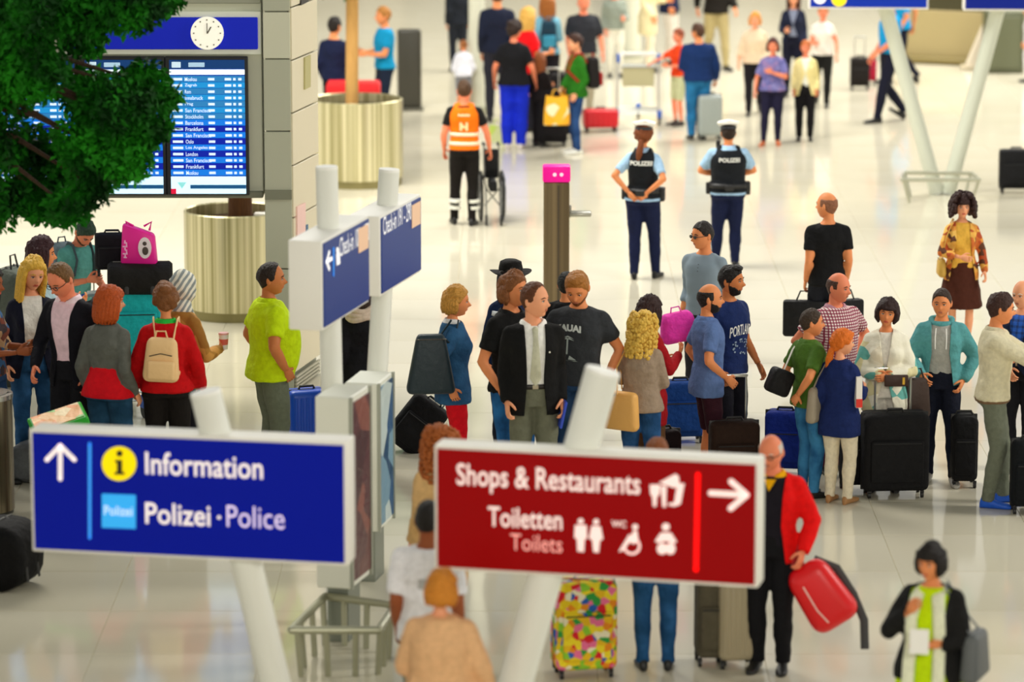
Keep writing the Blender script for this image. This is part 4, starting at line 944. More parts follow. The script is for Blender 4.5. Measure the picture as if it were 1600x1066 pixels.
def leaves(name, centers, n, size, m, parent, seed=1, org=(0, 0, 0)):
    rnd = np.random.RandomState(seed); V = []; tot = sum(c[3] for c in centers); 
    for (c, r_, _, wgt) in centers:
        k = int(n*wgt/tot); d = rnd.normal(size=(k, 3)); d /= np.linalg.norm(d, axis=1)[:, None]; q = (rnd.rand(k)**.5)[:, None]; V.append(np.asarray(c) + d*q*np.asarray(r_))
    C = np.vstack(V); N = len(C); a = rnd.normal(size=(N, 3)); a[:, 2] -= .5; a /= np.linalg.norm(a, axis=1)[:, None]; b_ = np.cross(a, rnd.normal(size=(N, 3))); b_ /= np.linalg.norm(b_, axis=1)[:, None]; c_ = np.cross(a, b_)
    s_ = size*(.6 + .8*rnd.rand(N))[:, None]
    P = np.stack([C, C + a*s_*.5 + b_*s_*.25 + c_*s_*.05, C + a*s_, C + a*s_*.5 - b_*s_*.25 + c_*s_*.05], 1).reshape(-1, 3) - np.asarray(org)
    me = bpy.data.meshes.new(name); me.from_pydata(P.tolist(), [], np.arange(4*N).reshape(N, 4).tolist()); me.materials.append(m)
    return part(name, me, None, parent, kind='stuff')
pa, pp, pr1, ph = planter('brushed steel tree planter below the flight display screens', 366, 503, 80, 341)
g = Geo(); g.tube([(.05, .1, ph-.15), (.05, .1, ph+.6), (.1, .12, ph+2.6), (.05, .1, ph+3.6)], [.13, .12, .10, .08], 14); tr = thing('indoor_tree', 'tree trunk rising from the planter below the flight screens', 'tree', pp); part('trunk', g, mat('6A4218', .9, 'wood', c2='3A2008'), tr)
for s in (-1, 1):
    g = Geo(); g.tube([(.1, .12, ph+2.5), (.1+s*.6, .2, ph+3.5)], [.06, .03], 8); part('branch', g, mat('6A4218', .9, 'wood', c2='3A2008'), tr)
lf = mat('1E6A10', .5, 'leaf', c2='083004')
leaves('foliage', [((pp[0], pp[1]+.3, ph+4.2), (1.5, 1.2, .9), 0, 1)], 5000, .12, lf, tr, 3, pp)
for (dx, dy, c) in ((-.25, -.2, 'F0B0A0'), (.3, .15, 'F4F0E4')):
    g = Geo(); g.rbox((0, 0, .03), (.22, .14, .06), .02, 2); part('litter', g, mat(c, .7), pa, loc=(dx, dy, ph-.11))
pb, pp2, pr2, ph2 = planter('brushed steel tree planter behind the check-in signs', 556, 296, 73, 164)
t2 = thing('indoor_tree', 'tree with pale timber stake rising from the planter behind the check-in signs', 'tree', pp2)
g = Geo(); g.tube([(-.05, -.2, ph2-.15), (-.03, -.2, ph2+1.6), (0, 0, ph2+3)], [.085, .08, .06], 12); part('trunk', g, mat('D8A860', .8, 'wood', c2='B88848'), t2)
leaves('foliage', [((pp2[0]-.4, pp2[1]-.2, ph2+1.75), (.75, .6, .40), 0, 1), ((pp2[0]+1.25, pp2[1]+.2, ph2+1.9), (.5, .5, .3), 0, .4), ((pp2[0], pp2[1], ph2+2.8), (1.6, 1.2, .8), 0, 1.5)], 6000, .10, mat('2E7A18', .5, 'leaf', c2='104008'), t2, 5, pp2)
# near tree hanging into the view
Yt = 29.0; tX = lambda px, py: np.array([xat(px, py, Yt), Yt, zat(px, py, Yt)])
T0 = np.array([xat(-190, 900, Yt), Yt, 0]); t3 = thing('indoor_tree', 'large dark green leafy tree hanging over the flight display wall', 'tree', T0)
bkm = mat('4A3420', .9, 'wood', c2='2A1A0C')
g = Geo(); g.tube([(0, 0, 0), (.05, 0, 2.0), (.2, .1, 3.6), (.3, 0, 5.2)], [.15, .13, .11, .07], 12); part('trunk', g, bkm, t3)
cl = []
rnd = random.Random(4)
for (px, py, rp, w_) in ((-60, 60, 95, 3), (40, 20, 80, 3.6), (130, 5, 62, 2.8), (215, -5, 58, 2.4), (60, 100, 60, 2.2), (-20, 160, 80, 2.6), (10, 100, 70, 2.6), (125, 65, 38, 1.0), (130, 150, 48, 1.3), (185, 165, 68, 2.8), (225, 130, 42, 1.3), (232, 190, 42, 1.3), (150, 215, 60, 2.2), (205, 240, 42, 1.3), (-30, 240, 65, 1.6),
                         (40, 250, 55, 1.5), (90, 275, 48, 1.2), (20, 315, 42, 1.0), (70, 325, 40, 1.0), (115, 315, 35, .9), (150, 285, 34, .7), (-20, 330, 45, .8), (255, 160, 25, .5), (250, -2, 36, 1.0)):
    c = tX(px, py); c[1] += rnd.uniform(-.5, .5); r_ = rp/205; cl.append((c, (r_, r_*1.1, r_*.85), 0, w_))
    if rp > 45 or True:
        st = np.array([T0[0]+.25, Yt, c[2]*.55 + 2.0]); e = c - T0; m_ = (st-T0)*.4 + e*.6 + np.array([0, 0, .12]); g = Geo(); g.tube([st-T0, m_, e], [.035, .022, .008], 6); part('branch', g, bkm, t3)
leaves('foliage', cl, 36000, .070, mat('1E7C0E', .5, 'leaf', c2='053006'), t3, 9, T0)
# ------------------------------------------------------------------ kiosk pillar and counters
p = at(869, 522); o = thing('info_pillar', 'brown metal pillar with a magenta top box and a side shelf', 'pillar', p); zt = zat(869, 283, p[1]); zz = zat(869, 258, p[1])
g = Geo(); g.rbox((0, 0, zt/2), (.265, .20, zt), .01, 1); part('post', g, mat('8A7858', .35, 'brushed', metal=.5, c2='5A4C34', scale=1.5), o)
g = Geo(); g.box((.02, -.102, zt/2), (.02, .006, zt*.96)); part('edge_strip', g, mat('4A3E2C', .5), o, smooth=False)
g = Geo(); g.rbox((0, 0, (zt+zz)/2), (.285, .22, zz-zt), .02, 2); part('top_box', g, mat('F01898', .4, emit=.25), o)
g = Geo(); g.tube([(-.02, -.113, (zt+zz)/2), (-.02, -.118, (zt+zz)/2)], .02, 10); g.tube([(.05, -.113, (zt+zz)/2), (.05, -.118, (zt+zz)/2)], .02, 10); part('symbol', g, mat('FFD8F0', .5, emit=.3), o)
g = Geo(); g.rbox((.24, 0, zat(900, 334, p[1])), (.24, .16, .05), .02, 2); g.rbox((.135, 0, zat(900, 330, p[1])), (.04, .10, .12), .01, 1); part('shelf', g, mat('A8A69A', .3, metal=.6), o)
p = at(640, 172); o = thing('black_display_panel', 'tall dark rounded display panel behind the second planter', 'display', p); g = Geo(); g.rbox((0, 0, .62), (.36, .10, 1.2), .05, 3); part('panel', g, mat('38362C', .4), o); g = Geo(); g.rbox((0, 0, .02), (.42, .3, .04), .01, 1); part('foot', g, mat('5A584C', .4), o)
# counter landscape at the far right
p = at(1498, 100); o = thing('service_counter', 'long low beige counter with a dark top behind the V-shaped posts', 'counter', p); 
g = Geo(); g.rbox((0, .3, .45), (2.0, .7, .9), .03, 1, M=rotm('Z', R(-24))); part('body', g, mat('A8986A', .5), o)
g = Geo(); g.rbox((0, .42, .98), (2.1, .9, .30), .03, 1, M=rotm('Z', R(-24))); part('top', g, mat('3A3618', .4), o)
g = Geo(); g.rbox((-.2, .2, .06), (2.0, .72, .10), .02, 1, M=rotm('Z', R(-24))); part('plinth', g, mat('7A6C3A', .5), o)
p = at(1566, 112); o = thing('grey_cabinet', 'square dark grey cabinet right of the beige counter', 'cabinet', p); g = Geo(); g.rbox((0, 0, .5), (.62, .5, 1.0), .02, 1); part('body', g, mat('54583E', .5), o); g = Geo(); g.rbox((0, -.255, .5), (.5, .02, .84), .01, 1); part('door', g, mat('5E6248', .5), o)
p = at(1535, 108); o = thing('leaning_board', 'white slanting board between counter and grey cabinet', 'board', p); g = Geo(); g.rbox((0, 0, .55), (.16, .12, 1.15), .02, 1, M=rotm('Y', R(22))); part('panel', g, mat('E8DCC8', .5), o); g = Geo(); g.rbox((-.2, 0, .03), (.3, .3, .06), .01, 1); part('foot', g, mat('C0B498', .5), o)
# steel bin at the left border
p = at(-22, 800); o = thing('litter_bin', 'round brushed steel litter bin with open rim at the left border', 'bin', p); zt = zat(-5, 618, p[1]); g = Geo(); g.tube([(0, 0, .03), (0, 0, zt)], .24, 40, cap=False); part('drum', g, mat('A89C80', .3, 'brushed', metal=.8, c2='5A5040'), o)
g = Geo(); g.tube([(0, 0, zt-.02), (0, 0, zt+.02), (0, 0, zt+.025), (0, 0, zt), (0, 0, zt-.1)], [.245, .245, .20, .17, .17], 40, cap=False); part('rim', g, mat('C8C8C0', .25, metal=.9), o)
g = Geo(); g.tube([(0, 0, .0), (0, 0, .05)], .23, 40); part('base', g, mat('3A382E', .5), o)
# ------------------------------------------------------------------ people: queue at the left
DN = 'denim'
blonde = person('woman with long blonde hair in navy blazer and white blouse beside the man in glasses', 55, 403, 742, face=14, sex='f', skin='fair', head=(14, 12, 4), arms=('belly', 'down'), hair='long', hc='E0B040',
    top='jacket', tc='15182A', hem=.80, openf=(.085, 1.05, .12, .065), inner='F4F2E8', belt='2A1810', bk=DN, bc='163E62', fit=.85, shoe='181410')
glman = person('man with glasses and receding hair in dark suit and pink shirt, looking down', 118, 408, 768, face=-30, skin='red', head=(-8, 26, 0), lean=5, arms=('down', ((.17, -.24, .98), (.6, .8, 0))), hair='recede', hc='6A4A24', glasses=1,
    top='jacket', tc='14141C', hem=.80, openf=(.10, 1.05, .10, .055), inner='F2D0DC', collar='F4E0E8', bc='16161C')
aub = person('woman with auburn bob in grey jacket over a red shirt hem, seen from behind', 174, 449, 785, face=156, sex='f', skin='fair', b=1.16, head=(-48, 4, 0), arms=('down', 'down'), hair='bob', hc='B04A10',
    top='jacket', tc='60625C', hem=.945, under='E01020', bk=DN, bc='143852', fit=.95)
redw = person('woman with brown bun in red jacket wearing a cream backpack, seen from behind', 264, 446, 782, face=180, sex='f', b=1.12, head=(8, 8, 0), arms=('swing', 'swing'), hair='bun', hc='7A4A22', top='jacket', tc='C80C12', tt=.024, hem=.90, collar='2CC044', bc='1A1614', fit=.95)
cream = backpack(redw, 'small cream leather backpack on the red-jacketed woman', 'F0C890', w=.30, h=.36, d=.13, tilt=-3, kind='leather', xo=.02)
hood = person('woman in grey and cream striped headscarf and tan jacket holding a cup', 288, 428, 765, face=140, sex='f', b=1.1, head=(0, 5, 0), arms=('down', 'hold'), hair=None, hat='scarf', top='jacket', tc='B07C30', tk='print', tc2='C89040 9A6820', tscale=9, tt=.02, hem=.85, bc='20202A')
person('broad man in lime green polo shirt and grey trousers with hands in pockets', 425, 413, 752, face=112, skin='olive', b=1.28, belly=.09, head=(-22, 0, 0), arms=('pocket', 'pocket'), hair='recede', hc='241810', top='polo', tc='CDEB10', slv=.36, tt=.022, hem=.84, collar='C8E612', bc='6C7462', fit=1.12)
sit = person('man in teal shirt looking down beside the luggage trolley', 119, 338, 615, face=42, skin='red', head=(-5, 34, 0), lean=12, arms=('hold', 'phone'), hair='short', hc='2A4030', beard='5A3A20', top='tee', tc='5CA098', slv=.34, bc='1C1C22')
backpack(sit, 'grey-blue backpack on the man in the teal shirt', '7A8C98', w=.32, h=.46, d=.2, c2='4A5860')
person('woman with dark brown long hair in pale blue shirt behind the blonde woman', 68, 374, 700, face=95, sex='f', head=(0, 5, 0), arms=('down', 'phone'), hair='medium', hc='34141A', top='tee', tc='B8D4DC', slv=.9, bc='2A3040')
person('person in patterned brown and blue top at the left border', -12, 420, 760, face=75, sex='f', skin='brown', head=(0, 5, 0), arms=('hold', 'hold'), hair='long', hc='1A1412', top='tee', tk='print', tc='7A3A28', tc2='2A5A8A C09870 3A2A30', slv=.6, bc='1E3A60', bk=DN)
def cup_at(pr, s, lab):
    p = local(pr, pr.A[s][2] + unit(pr.A[s][2]-pr.A[s][1])*.07); o = thing('paper_cup', lab, 'cup', (p[0], p[1]-.02, p[2]-.02)); g = Geo(); g.tube([(0, 0, 0), (0, 0, .13)], [.032, .043], 16); part('cup', g, mat('F4ECE8', .5), o); g = Geo(); g.tube([(0, 0, .128), (0, 0, .142)], [.046, .042], 16); part('lid', g, mat('E8A8A0', .4), o); g = Geo(); g.tube([(0, 0, .04), (0, 0, .09)], [.0360, .0405], 16, cap=False); part('sleeve', g, mat('E06858', .6), o)
cup_at(hood, 1, 'white and pink paper cup held by the woman in the striped headscarf')
# ------------------------------------------------------------------ woman between the sign posts, middle group
coatw = person('person in long black coat with beige scarf between the check-in sign posts', 562, 432, 735, face=200, sex='f', arms=('down', 'down'), hair='bob', hc='3A2A20', top='coat', tc='121216', tt=.026, hem=.55, bc='141418')
g = Geo(); TBc = coatw.TB
for q in range(3): g.tube([TBc((.11*math.cos(u)*(1+.08*q), .02 + .095*math.sin(u)*(1+.1*q), 1.46 - .035*q + .012*math.sin(3*u+q))) for u in np.linspace(0, 2*math.pi, 22)], .028, 8, cap=False)
part('scarf', g, mat('D8C4B0', .9, 'cloth'), coatw.root, sharp=None)
den = person('woman with short blonde hair in denim jacket and red trousers pulling a black case', 710, 449, 768, face=96, sex='f', head=(-4, 4, 0), arms=('down', ((.24, .05, .93), (.5, .8, 0))), hair='shag', hc='C08A38', top='jacket', tc='2E5C84', tk=DN, tc2='1E4468', tt=.022, hem=.78, openf=(.05, 1.3, .05), inner='E8E4DC', collar='E8E8E8', bc='E01020', fit=.82)
shoulder_bag(den, 'large dark teal leather shoulder bag on the denim-jacket woman', '1A2C34', side=-1, z=1.16, w=.42, h=.50, d=.18, y=.22, taper=.55, xoff=.07)
hatp = person('person in black brimmed hat behind the man in the black polo shirt', 798, 412, 730, face=12, sex='f', arms=('down', 'down'), hair='medium', hc='1E1610', hat='brim', top='jacket', tc='1C2C50', bands=((1.32, 1.36, 'E8ECF0'),), bc='1A2030')
person('tall man with shaggy brown hair in black polo shirt and blue jeans', 800, 427, 792, face=48, skin='tan', head=(8, 0, 0), arms=('down', ((.23, -.10, .92), (.5, .8, 0))), hair='shag', hc='7C4A22', top='polo', tc='141414', slv=.34, tt=.022, hem=.88, collar='161616', bk=DN, bc='2A70B0', bc2='143C6C', fit=1.15)
suit = person('man in black suit jacket, white shirt and pale tie with grey trousers', 833, 444, 812, face=8, skin='fair', head=(52, 0, 0), arms=('down', 'down'), hair='recede', hc='5A3014', top='jacket', tc='141414', tt=.022, hem=.80, openf=(.078, 1.05, .085, .062), inner='F8F8F2', collar='FCFCF6', tie='C4C4AC', belt='18120E', bc='6C6E5C', fit=1.05)
g = Geo(); g.ell(suit.front(.10, 1.27, .028), (.007, .005, .007), 8, 6); part('lapel_pin', g, mat('F4F0E0', .3), suit.root)
g = Geo(); g.rbox(suit.A[0][2] + np.array([.0, -.03, -.09]), (.02, .16, .20), .006, 1, M=rotm('Y', R(12))); pap = thing('brochure', 'blue and white folded brochure held by the man in the black suit', 'brochure', local(suit, (0, 0, 0)), R(suit.face), None, suit.k)
part('cover', g, mat('2848C0', .4, 'print', c2='F0F0F8 2848C0', scale=12), pap)
kau = person('bearded man looking down in charcoal KAUAI t-shirt with hands in pockets', 903, 420, 786, face=-8, skin='tan', head=(-4, 27, 0), arms=('pocket', 'pocket'), hair='side', hc='A46A28', beard='7A4420', top='tee', tc='33363A', slv=.32, tt=.020, hem=.90, bk=DN, bc='16304E', fit=1.0)
print_on(kau, 'KAUAI', -.06, 1.335, .19, .05, mat('C8D0CC', .6), t=.026, bold=.05, arc=.012)
g = Geo(); rnd = random.Random(2)
def pdec(pr, P, t=.030): return [pr.front(a, b_, t) for a, b_ in P]
for P in ([(-.045, 1.22), (.0, 1.24), (.045, 1.215), (.0, 1.228)], [(-.05, 1.205), (-.01, 1.225), (.0, 1.215)], [(.05, 1.20), (.01, 1.225), (.0, 1.215)], [(-.008, 1.22), (.004, 1.22), (-.004, 1.10), (-.016, 1.10)], [(-.06, 1.06), (-.015, 1.09), (-.02, 1.065)], [(.01, 1.09), (.06, 1.055), (.0, 1.06)], [(-.07, 1.045), (.07, 1.045), (.05, 1.052), (-.05, 1.052)]):
    q = pdec(kau, [(a_-.06, b__+.04) for a_, b__ in P]); n0 = g.n; g.add(q, [tuple(range(len(q)))])
part('palm_print', g, mat('A8B4B0', .6), kau.root, smooth=False)
bkp = at(895, 640); o = duffel('black soft bag standing behind the man in the KAUAI shirt', (0, 0, 0)) if False else None
blk = person('person in black hooded top standing behind the bearded KAUAI man', 884, 428, 690, face=170, sex='m', arms=('down', 'down'), hair='short', hc='141210', top='jacket', tc='141416', tt=.028, hem=.85, bc='16161A')
# ------------------------------------------------------------------ pink-bag group
pinkw = person('woman with dark bob in dark red coat handling a pink bag', 1010, 465, 768, face=128, sex='f', skin='tan', head=(0, 5, 0), arms=('hold', 'phone'), hair='bob', hc='2E1612', top='coat', tc='A4141C', tt=.022, hem=.62, bc='6A4A30', under=None)
g = Geo(); 
for s in (-1, 1): g.tube([pinkw.front(.05*s, 1.42, .03, True), pinkw.front(.06*s, 1.2, .034, True), pinkw.front(.07*s, 1.0, .036, True), pinkw.TB((.07*s, .17, .75))], [(.035, .008)]*4, 8, side=(1, 0, 0))
part('shawl', g, mat('7A5A30', .9, 'cloth'), pinkw.root, sharp=None)
curl = person('woman with curly blonde hair in taupe cardigan with a tan shoulder bag, seen from behind', 1000, 490, 785, face=168, sex='f', skin='fair', b=1.08, head=(-20, 10, 0), arms=('phone', 'hold'), hair='curly', hc='E8B850', top='cardigan', tc='A08C78', tt=.022, hem=.86, bk=DN, bc='1C4470')
shoulder_bag(curl, 'tan suede shoulder bag of the curly-haired woman', 'E8B060', side=1, z=.88, w=.40, h=.36, d=.12, y=.16, xoff=-.06, rot=70, kind='leather', taper=.9)
gry = person('man in grey henley and sunglasses standing behind the queue', 1098, 348, 640, face=-28, skin='tan', head=(-32, 4, 0), arms=('down', 'down'), hair='crop', hc='1E1612', glasses='sun', top='sweater', tc='8494A0', tk='knit', slv=.78, tt=.016, hem=.90, bc='2A2A30')
g = Geo()
for q in range(3): g.ell(gry.front(0, 1.38-.03*q, .026), (.005, .004, .005), 6, 5)
part('buttons', g, mat('3A4048', .5), gry.root)
bald = person('bald man with black beard in blue short-sleeved shirt and dark shorts holding a case handle', 1104, 446, 758, face=104, skin='tan', head=(-14, 0, 0), arms=('pocket', ((.25, -.10, .98), (.5, .8, 0))), hair='rim', hc='1A1210', beard='14100E', top='polo', tc='5E78AC', slv=.36, tt=.020, hem=.80, collar='5E78AC', bot='shorts', bc='341420', shoe='3A2A20')
port = person('bearded man with black hair in navy PORTLAND t-shirt and black trousers', 1137, 417, 738, face=48, skin='olive', head=(18, 0, 0), arms=('swing', 'down'), hair='side', hc='100C0A', beard='14100C', top='tee', tc='182A5C', slv=.32, tt=.020, hem=.84, bc='12121C', fit=1.05)
print_on(port, 'PORTLAND', 0, 1.24, .26, .09, mat('E4E4E0', .6), t=.027, bold=.01, arc=.02)
print_on(port, '1973', 0, 1.13, .14, .07, mat('8CA0B8', .6), t=.027, bold=-.01) if False else None
g = Geo(); rnd = random.Random(6)
for q in range(26):
    a, z = rnd.uniform(-.10, .10), rnd.uniform(1.02, 1.16); w_ = rnd.uniform(.006, .022); qd = pdec(port, [(a, z), (a+w_, z+rnd.uniform(-.006, .006)), (a+w_, z+.012), (a, z+.012)], .027); g.add(qd, [(0, 1, 2, 3)])
part('shirt_print', g, mat('8CA0B4', .6), port.root, smooth=False)
# ------------------------------------------------------------------ right group
e1 = person('bald man in black t-shirt walking away with two black bags', 1290, 299, 578, face=186, skin='tan', head=(48, 0, 0), arms=('down', 'down'), hair='rim', hc='8A5A40', top='tee', tc='141416', slv=.32, tt=.018, hem=.86, bc='1C1E26', legs='walkL')
plaid = person('balding man in pink and white checked shirt with hands on hips', 1302, 428, 738, face=28, skin='red', b=1.1, belly=.04, head=(28, 5, 0), arms=('hip', 'hip'), hair='rim', hc='4A3024', top='shirt', tc='E8DCD8', tk='plaid', tc2='A03C58', tscale=13, slv=.34, tt=.022, hem=.82, collar='C090A0', bc='6A1A34')
green = person('man in olive green hooded top with one hand behind his back and blue jeans', 1262, 485, 776, face=118, skin='tan', head=(-22, 0, 0), arms=('pocket', ((.10, .19, .99), (1, .5, 0))), hair='crop', hc='3A2C20', top='tee', tc='4C7028', slv=.36, tt=.024, hem=.86, collar='4C7028', bk=DN, bc='3C80B0', bc2='1E5484')
ginger = person('ginger ponytail woman in navy blazer and cream trousers, seen from behind', 1310, 517, 786, face=150, sex='f', skin='fair', b=1.06, head=(-44, 4, 0), arms=('down', 'hold'), hair='ponylong', hc='E07018', top='jacket', tc='1A2A60', tt=.022, hem=.70, bc='ECE0C4', fit=1.0, shoe='B08050')
shoulder_bag(ginger, 'taupe leather shoulder bag of the ginger woman in navy', 'A09480', side=1, z=1.0, w=.38, h=.36, d=.12, y=.05)
poncho = person('woman with short dark hair in cream and turquoise printed shawl holding a wallet', 1380, 467, 764, face=-6, sex='f', skin='tan', head=(-4, 4, 6), arms=('belly', 'belly'), hair='shortbob', hc='2A1412', top='shawl', tc='F0ECD8', tk='print', tc2='F0ECD8 F0ECD8 E8E0C8 68B4AC F0ECD8 E0D8A8', tscale=8, tt=.035, hem=.72, openf=(.06, 1.1, .10), inner='F4F0E4', bc='F0ECE0')
g = Geo(); g.rbox((0, 0, 0), (.20, .03, .10), .01, 2); wl = thing('wallet', 'dark brown long wallet held by the woman in the cream shawl', 'wallet', local(poncho, (.10, -.29, 1.06)), R(poncho.face+8)); part('case', g, mat('3A2018', .5, 'leather'), wl); g = Geo(); g.box((.06, -.017, 0), (.02, .006, .06)); part('clasp', g, mat('C8A040', .3, metal=1.0), wl)
hoodie = person('young man in teal zip hoodie over grey t-shirt with dark trousers', 1466, 452, 752, face=-8, skin='tan', head=(-6, 2, 0), arms=('pocket', ((.16, -.28, 1.02), (.6, .5, -.2))), hair='crop', hc='34241A', top='hoodie', tc='5AA0A4', tt=.028, hem=.90, openf=(.09, 1.2, .12, .08), inner='B0B0AA', bc='141828', fit=.9, shoe='A8A49C', legs='easeL')
g = Geo(); g.tube([hoodie.TB((.09*math.sin(u), .03 + .085*-math.cos(u), 1.475 - .03*(-math.cos(u) < -.2))) for u in np.linspace(-2.6, 2.6, 18)][::1], [.030]*18, 9); 
part('hood', g, mat('5AA0A4', .85, 'cloth'), hoodie.root, sharp=None)
for s in (-1, 1):
    g = Geo(); g.tube([hoodie.front(.045*s, 1.42, .035), hoodie.front(.05*s, 1.34, .036), hoodie.front(.048*s, 1.24, .036)], .005, 6); part('drawstring', g, mat('F0F0EC', .6), hoodie.root)
print_on(hoodie, '67', .115, 1.26, .07, .07, mat('E8ECE8', .6), t=.034, bold=.03) if False else None
beige = person('man in beige jacket, grey-green trousers and bright blue trainers reaching forward', 1548, 460, 790, face=86, skin='tan', head=(6, 4, 0), lean=2, arms=('reach', 'reach'), hair='short', hc='3A2018', top='jacket', tc='DCD4B4', tt=.026, hem=.90, under='7A6048', collar='D0C8A8', bc='6E7464', fit=1.1, shoe='1C5CD0', legs='easeL')
navy = person('grey-haired bald man in navy jacket over a bright blue checked shirt', 1592, 440, 733, face=-24, skin='fair', b=1.12, belly=.04, head=(-14, 4, 0), arms=('belly', 'front'), hair='rim', hc='D8D4CC', top='jacket', tc='1A2440', tt=.024, hem=.84, openf=(.10, 1.0, .12), inner='2060C8', ik_='plaid', belt='18120E', bc='1C1C22')
flor = person('curly-haired woman in orange floral jacket and brown skirt walking towards the queue', 1499, 306, 545, face=2, sex='f', skin='fair', head=(0, 4, 0), arms=('swing', 'belly'), hair='afro', hc='2C120E', top='jacket', tc='D89038', tk='print', tc2='B0481C E0A848 5A3018 C86828 E8B858', tscale=16, tt=.020, hem=.80, openf=(.08, 1.28, .15, .08), inner='E8B448', bot='skirt', bc='4A2418', bhem=.48, shoe='6A4028')
shoulder_bag(flor, 'small mustard handbag on the floral-jacket woman', 'C09840', side=-1, z=.94, w=.26, h=.22, d=.10)
# ------------------------------------------------------------------ middle distance
vestm = person('airport worker in orange high-visibility vest pushing a folded wheelchair', 726, 126, 352, face=178, skin='red', head=(0, 4, 0), arms=('swing', ((.30, -.14, .90), (.5, .8, 0))), legs='easeL', hair='crop', hc='4A3018', top='tee', tc='1C1A1A', slv=.30, vest='FF7A08', bc='1A1614', fit=1.0,
    bands=((1.10, 1.14, 'F8E8C8'), (.99, 1.03, 'F8E8C8')))
g = Geo()
for z in (.19, .29):
    for s in (0, 1):
        pass
g = Geo()
for q in range(6): g.add([vestm.front(-.07+q*.024+a_, 1.345+b__, .040, True) for a_, b__ in ((0, 0), (.017, 0), (.017, .022+.01*(q % 2)), (0, .022))], [(0, 1, 2, 3)])
part('back_marking', g, mat('FFE8C0', .6), vestm.root, smooth=False)
g = Geo()
for P in ([(-.05, 1.17), (-.02, 1.17), (-.02, 1.27), (-.05, 1.27)], [(.02, 1.17), (.05, 1.17), (.05, 1.27), (.02, 1.27)], [(-.02, 1.20), (.02, 1.20), (.02, 1.25), (-.02, 1.22)]): g.add([vestm.front(a, b_, .040, True) for a, b_ in P], [(0, 1, 2, 3)])
part('vest_print', g, mat('FFE0A8', .6), vestm.root, smooth=False)
for s in (-1, 1):
    for z in (.20, .28):
        g = Geo(); g.tube([(s*.115, -.0, z), (s*.113, -.0, z+.035)], [.072, .072], 16); part('reflective_band', g, mat('E8E8DC', .4), vestm.root)
wheelchair('black folded wheelchair pushed by the worker in the orange vest', at(768, 344), 184)
def police(lab, x, yt, yf, face, fem, arms, legs, hair):
    p = person(lab, x, yt, yf, face=face, sex='f' if fem else 'm', skin='tan', head=(0, 3, 0), arms=arms, legs=legs, hair=hair, hc='7A3E18' if fem else '2A1A10', hat='cap', top='tee', tc='A8CCEC', slv=.38, hem=.90, vest='161A20', collar='A8CCEC', bc='161E40', fit=.98, b=1.10 if fem else 1.26, shoe='101014')
    ring(p, sec, 'f' if fem else 'm', 1.10 if fem else 1.26, 0, lambda q: p.TB(q), .985, 1.04, .045, '121214')
    print_on(p, 'POLIZEI', 0, 1.33, .25, .050, mat('E4E4DC', .5), t=.040, back=True, bold=.04)
    for s, sz in ((-1, (.07, .10, .16)), (1, (.06, .08, .14))):
        w_, d, y = sec(1.0, 'm', 1.1 if fem else 1.26, 0); g = Geo(); g.rbox(p.TB((s*(w_+.045), 0, .97)), sz, .015, 2); part('holster', g, mat('141416', .5), p.root)
    g = Geo(); g.rbox(p.front(0, 1.0, .065, True), (.10, .05, .07), .01, 1); part('belt_pouch', g, mat('141416', .5), p.root)
    return p
police('policewoman with ponytail, white cap and POLIZEI vest, hands behind her back', 1004, 193, 436, 168, True, (((.12, .17, 1.0), (1, .4, 0)), ((.06, .17, 1.0), (1, .4, 0))), 'easeR', 'ponylong')
pm = police('policeman with white cap and POLIZEI vest, arms folded in front', 1136, 192, 418, 182, False, (((.07, -.20, 1.10), (1, .15, 0)), ((.07, -.20, 1.10), (1, .15, 0))), 'easeL', 'short')
g = Geo(); g.rbox(pm.TB((.12, -.02, 1.50)), (.05, .04, .09), .01, 1); part('radio', g, mat('141414', .5), pm.root)
# ------------------------------------------------------------------ far people (blurred)
V2 = dict(vox=.022)
person('man in turquoise polo with dark backpack by the second planter', 600, 12, h=1.78, face=-70, skin='tan', hair='short', hc='A87030', arms=('hold', 'hold'), top='tee', tc='1090C0', slv=.35, tt=.022, bc='1A2438', **V2)
dk1 = person('man in dark blue jacket behind the second planter', 522, 28, h=1.78, face=150, hair='short', hc='1A1410', top='jacket', tc='182040', bc='16161C', arms=('down', 'hold'), **V2)
person('woman in black top and bright cobalt blue trousers, seen from behind', 803, 33, 232, face=172, sex='f', b=1.22, skin='red', hair='bun', hc='2A1A14', head=(-30, 5, 0), arms=('swing', 'swing'), top='tee', tc='18181C', slv=.36, tt=.022, hem=.88, bc='1830D8', fit=1.35, shoe='E8E0DC', **V2)
person('person in bright red t-shirt behind the woman in cobalt trousers', 824, 14, 205, face=120, sex='f', hair='medium', hc='D8A850', arms=('down', 'hold'), top='tee', tc='F01018', slv=.4, tt=.025, hem=.84, bc='20202A', **V2)
tb = person('woman with long brown hair and a teal backpack, seen from behind', 855, -8, 180, face=185, sex='f', hair='long', hc='9A5A20', arms=('down', 'hold'), top='tee', tc='7AB8D0', slv=.8, bc='1C1A20', **V2)
backpack(tb, 'teal and black backpack on the woman with long brown hair', '18384A', w=.26, h=.42, d=.14, c2='3A8CA8')
girl = person('long-haired girl in black crouching among the suitcases', 843, 84, h=1.30, face=150, sex='f', hair='long', hc='8A4A20', arms=('down', 'hold'), top='tee', tc='1A1416', slv=.7, bc='1A1618', **V2)
person('sunburnt man in charcoal t-shirt beyond the green-jacket person', 911, -8, 178, face=10, skin='red', b=1.15, hair='rim', hc='C08060', arms=('swing', 'down'), top='tee', tc='2C2E34', slv=.42, tt=.022, bc='B0A890', **V2)
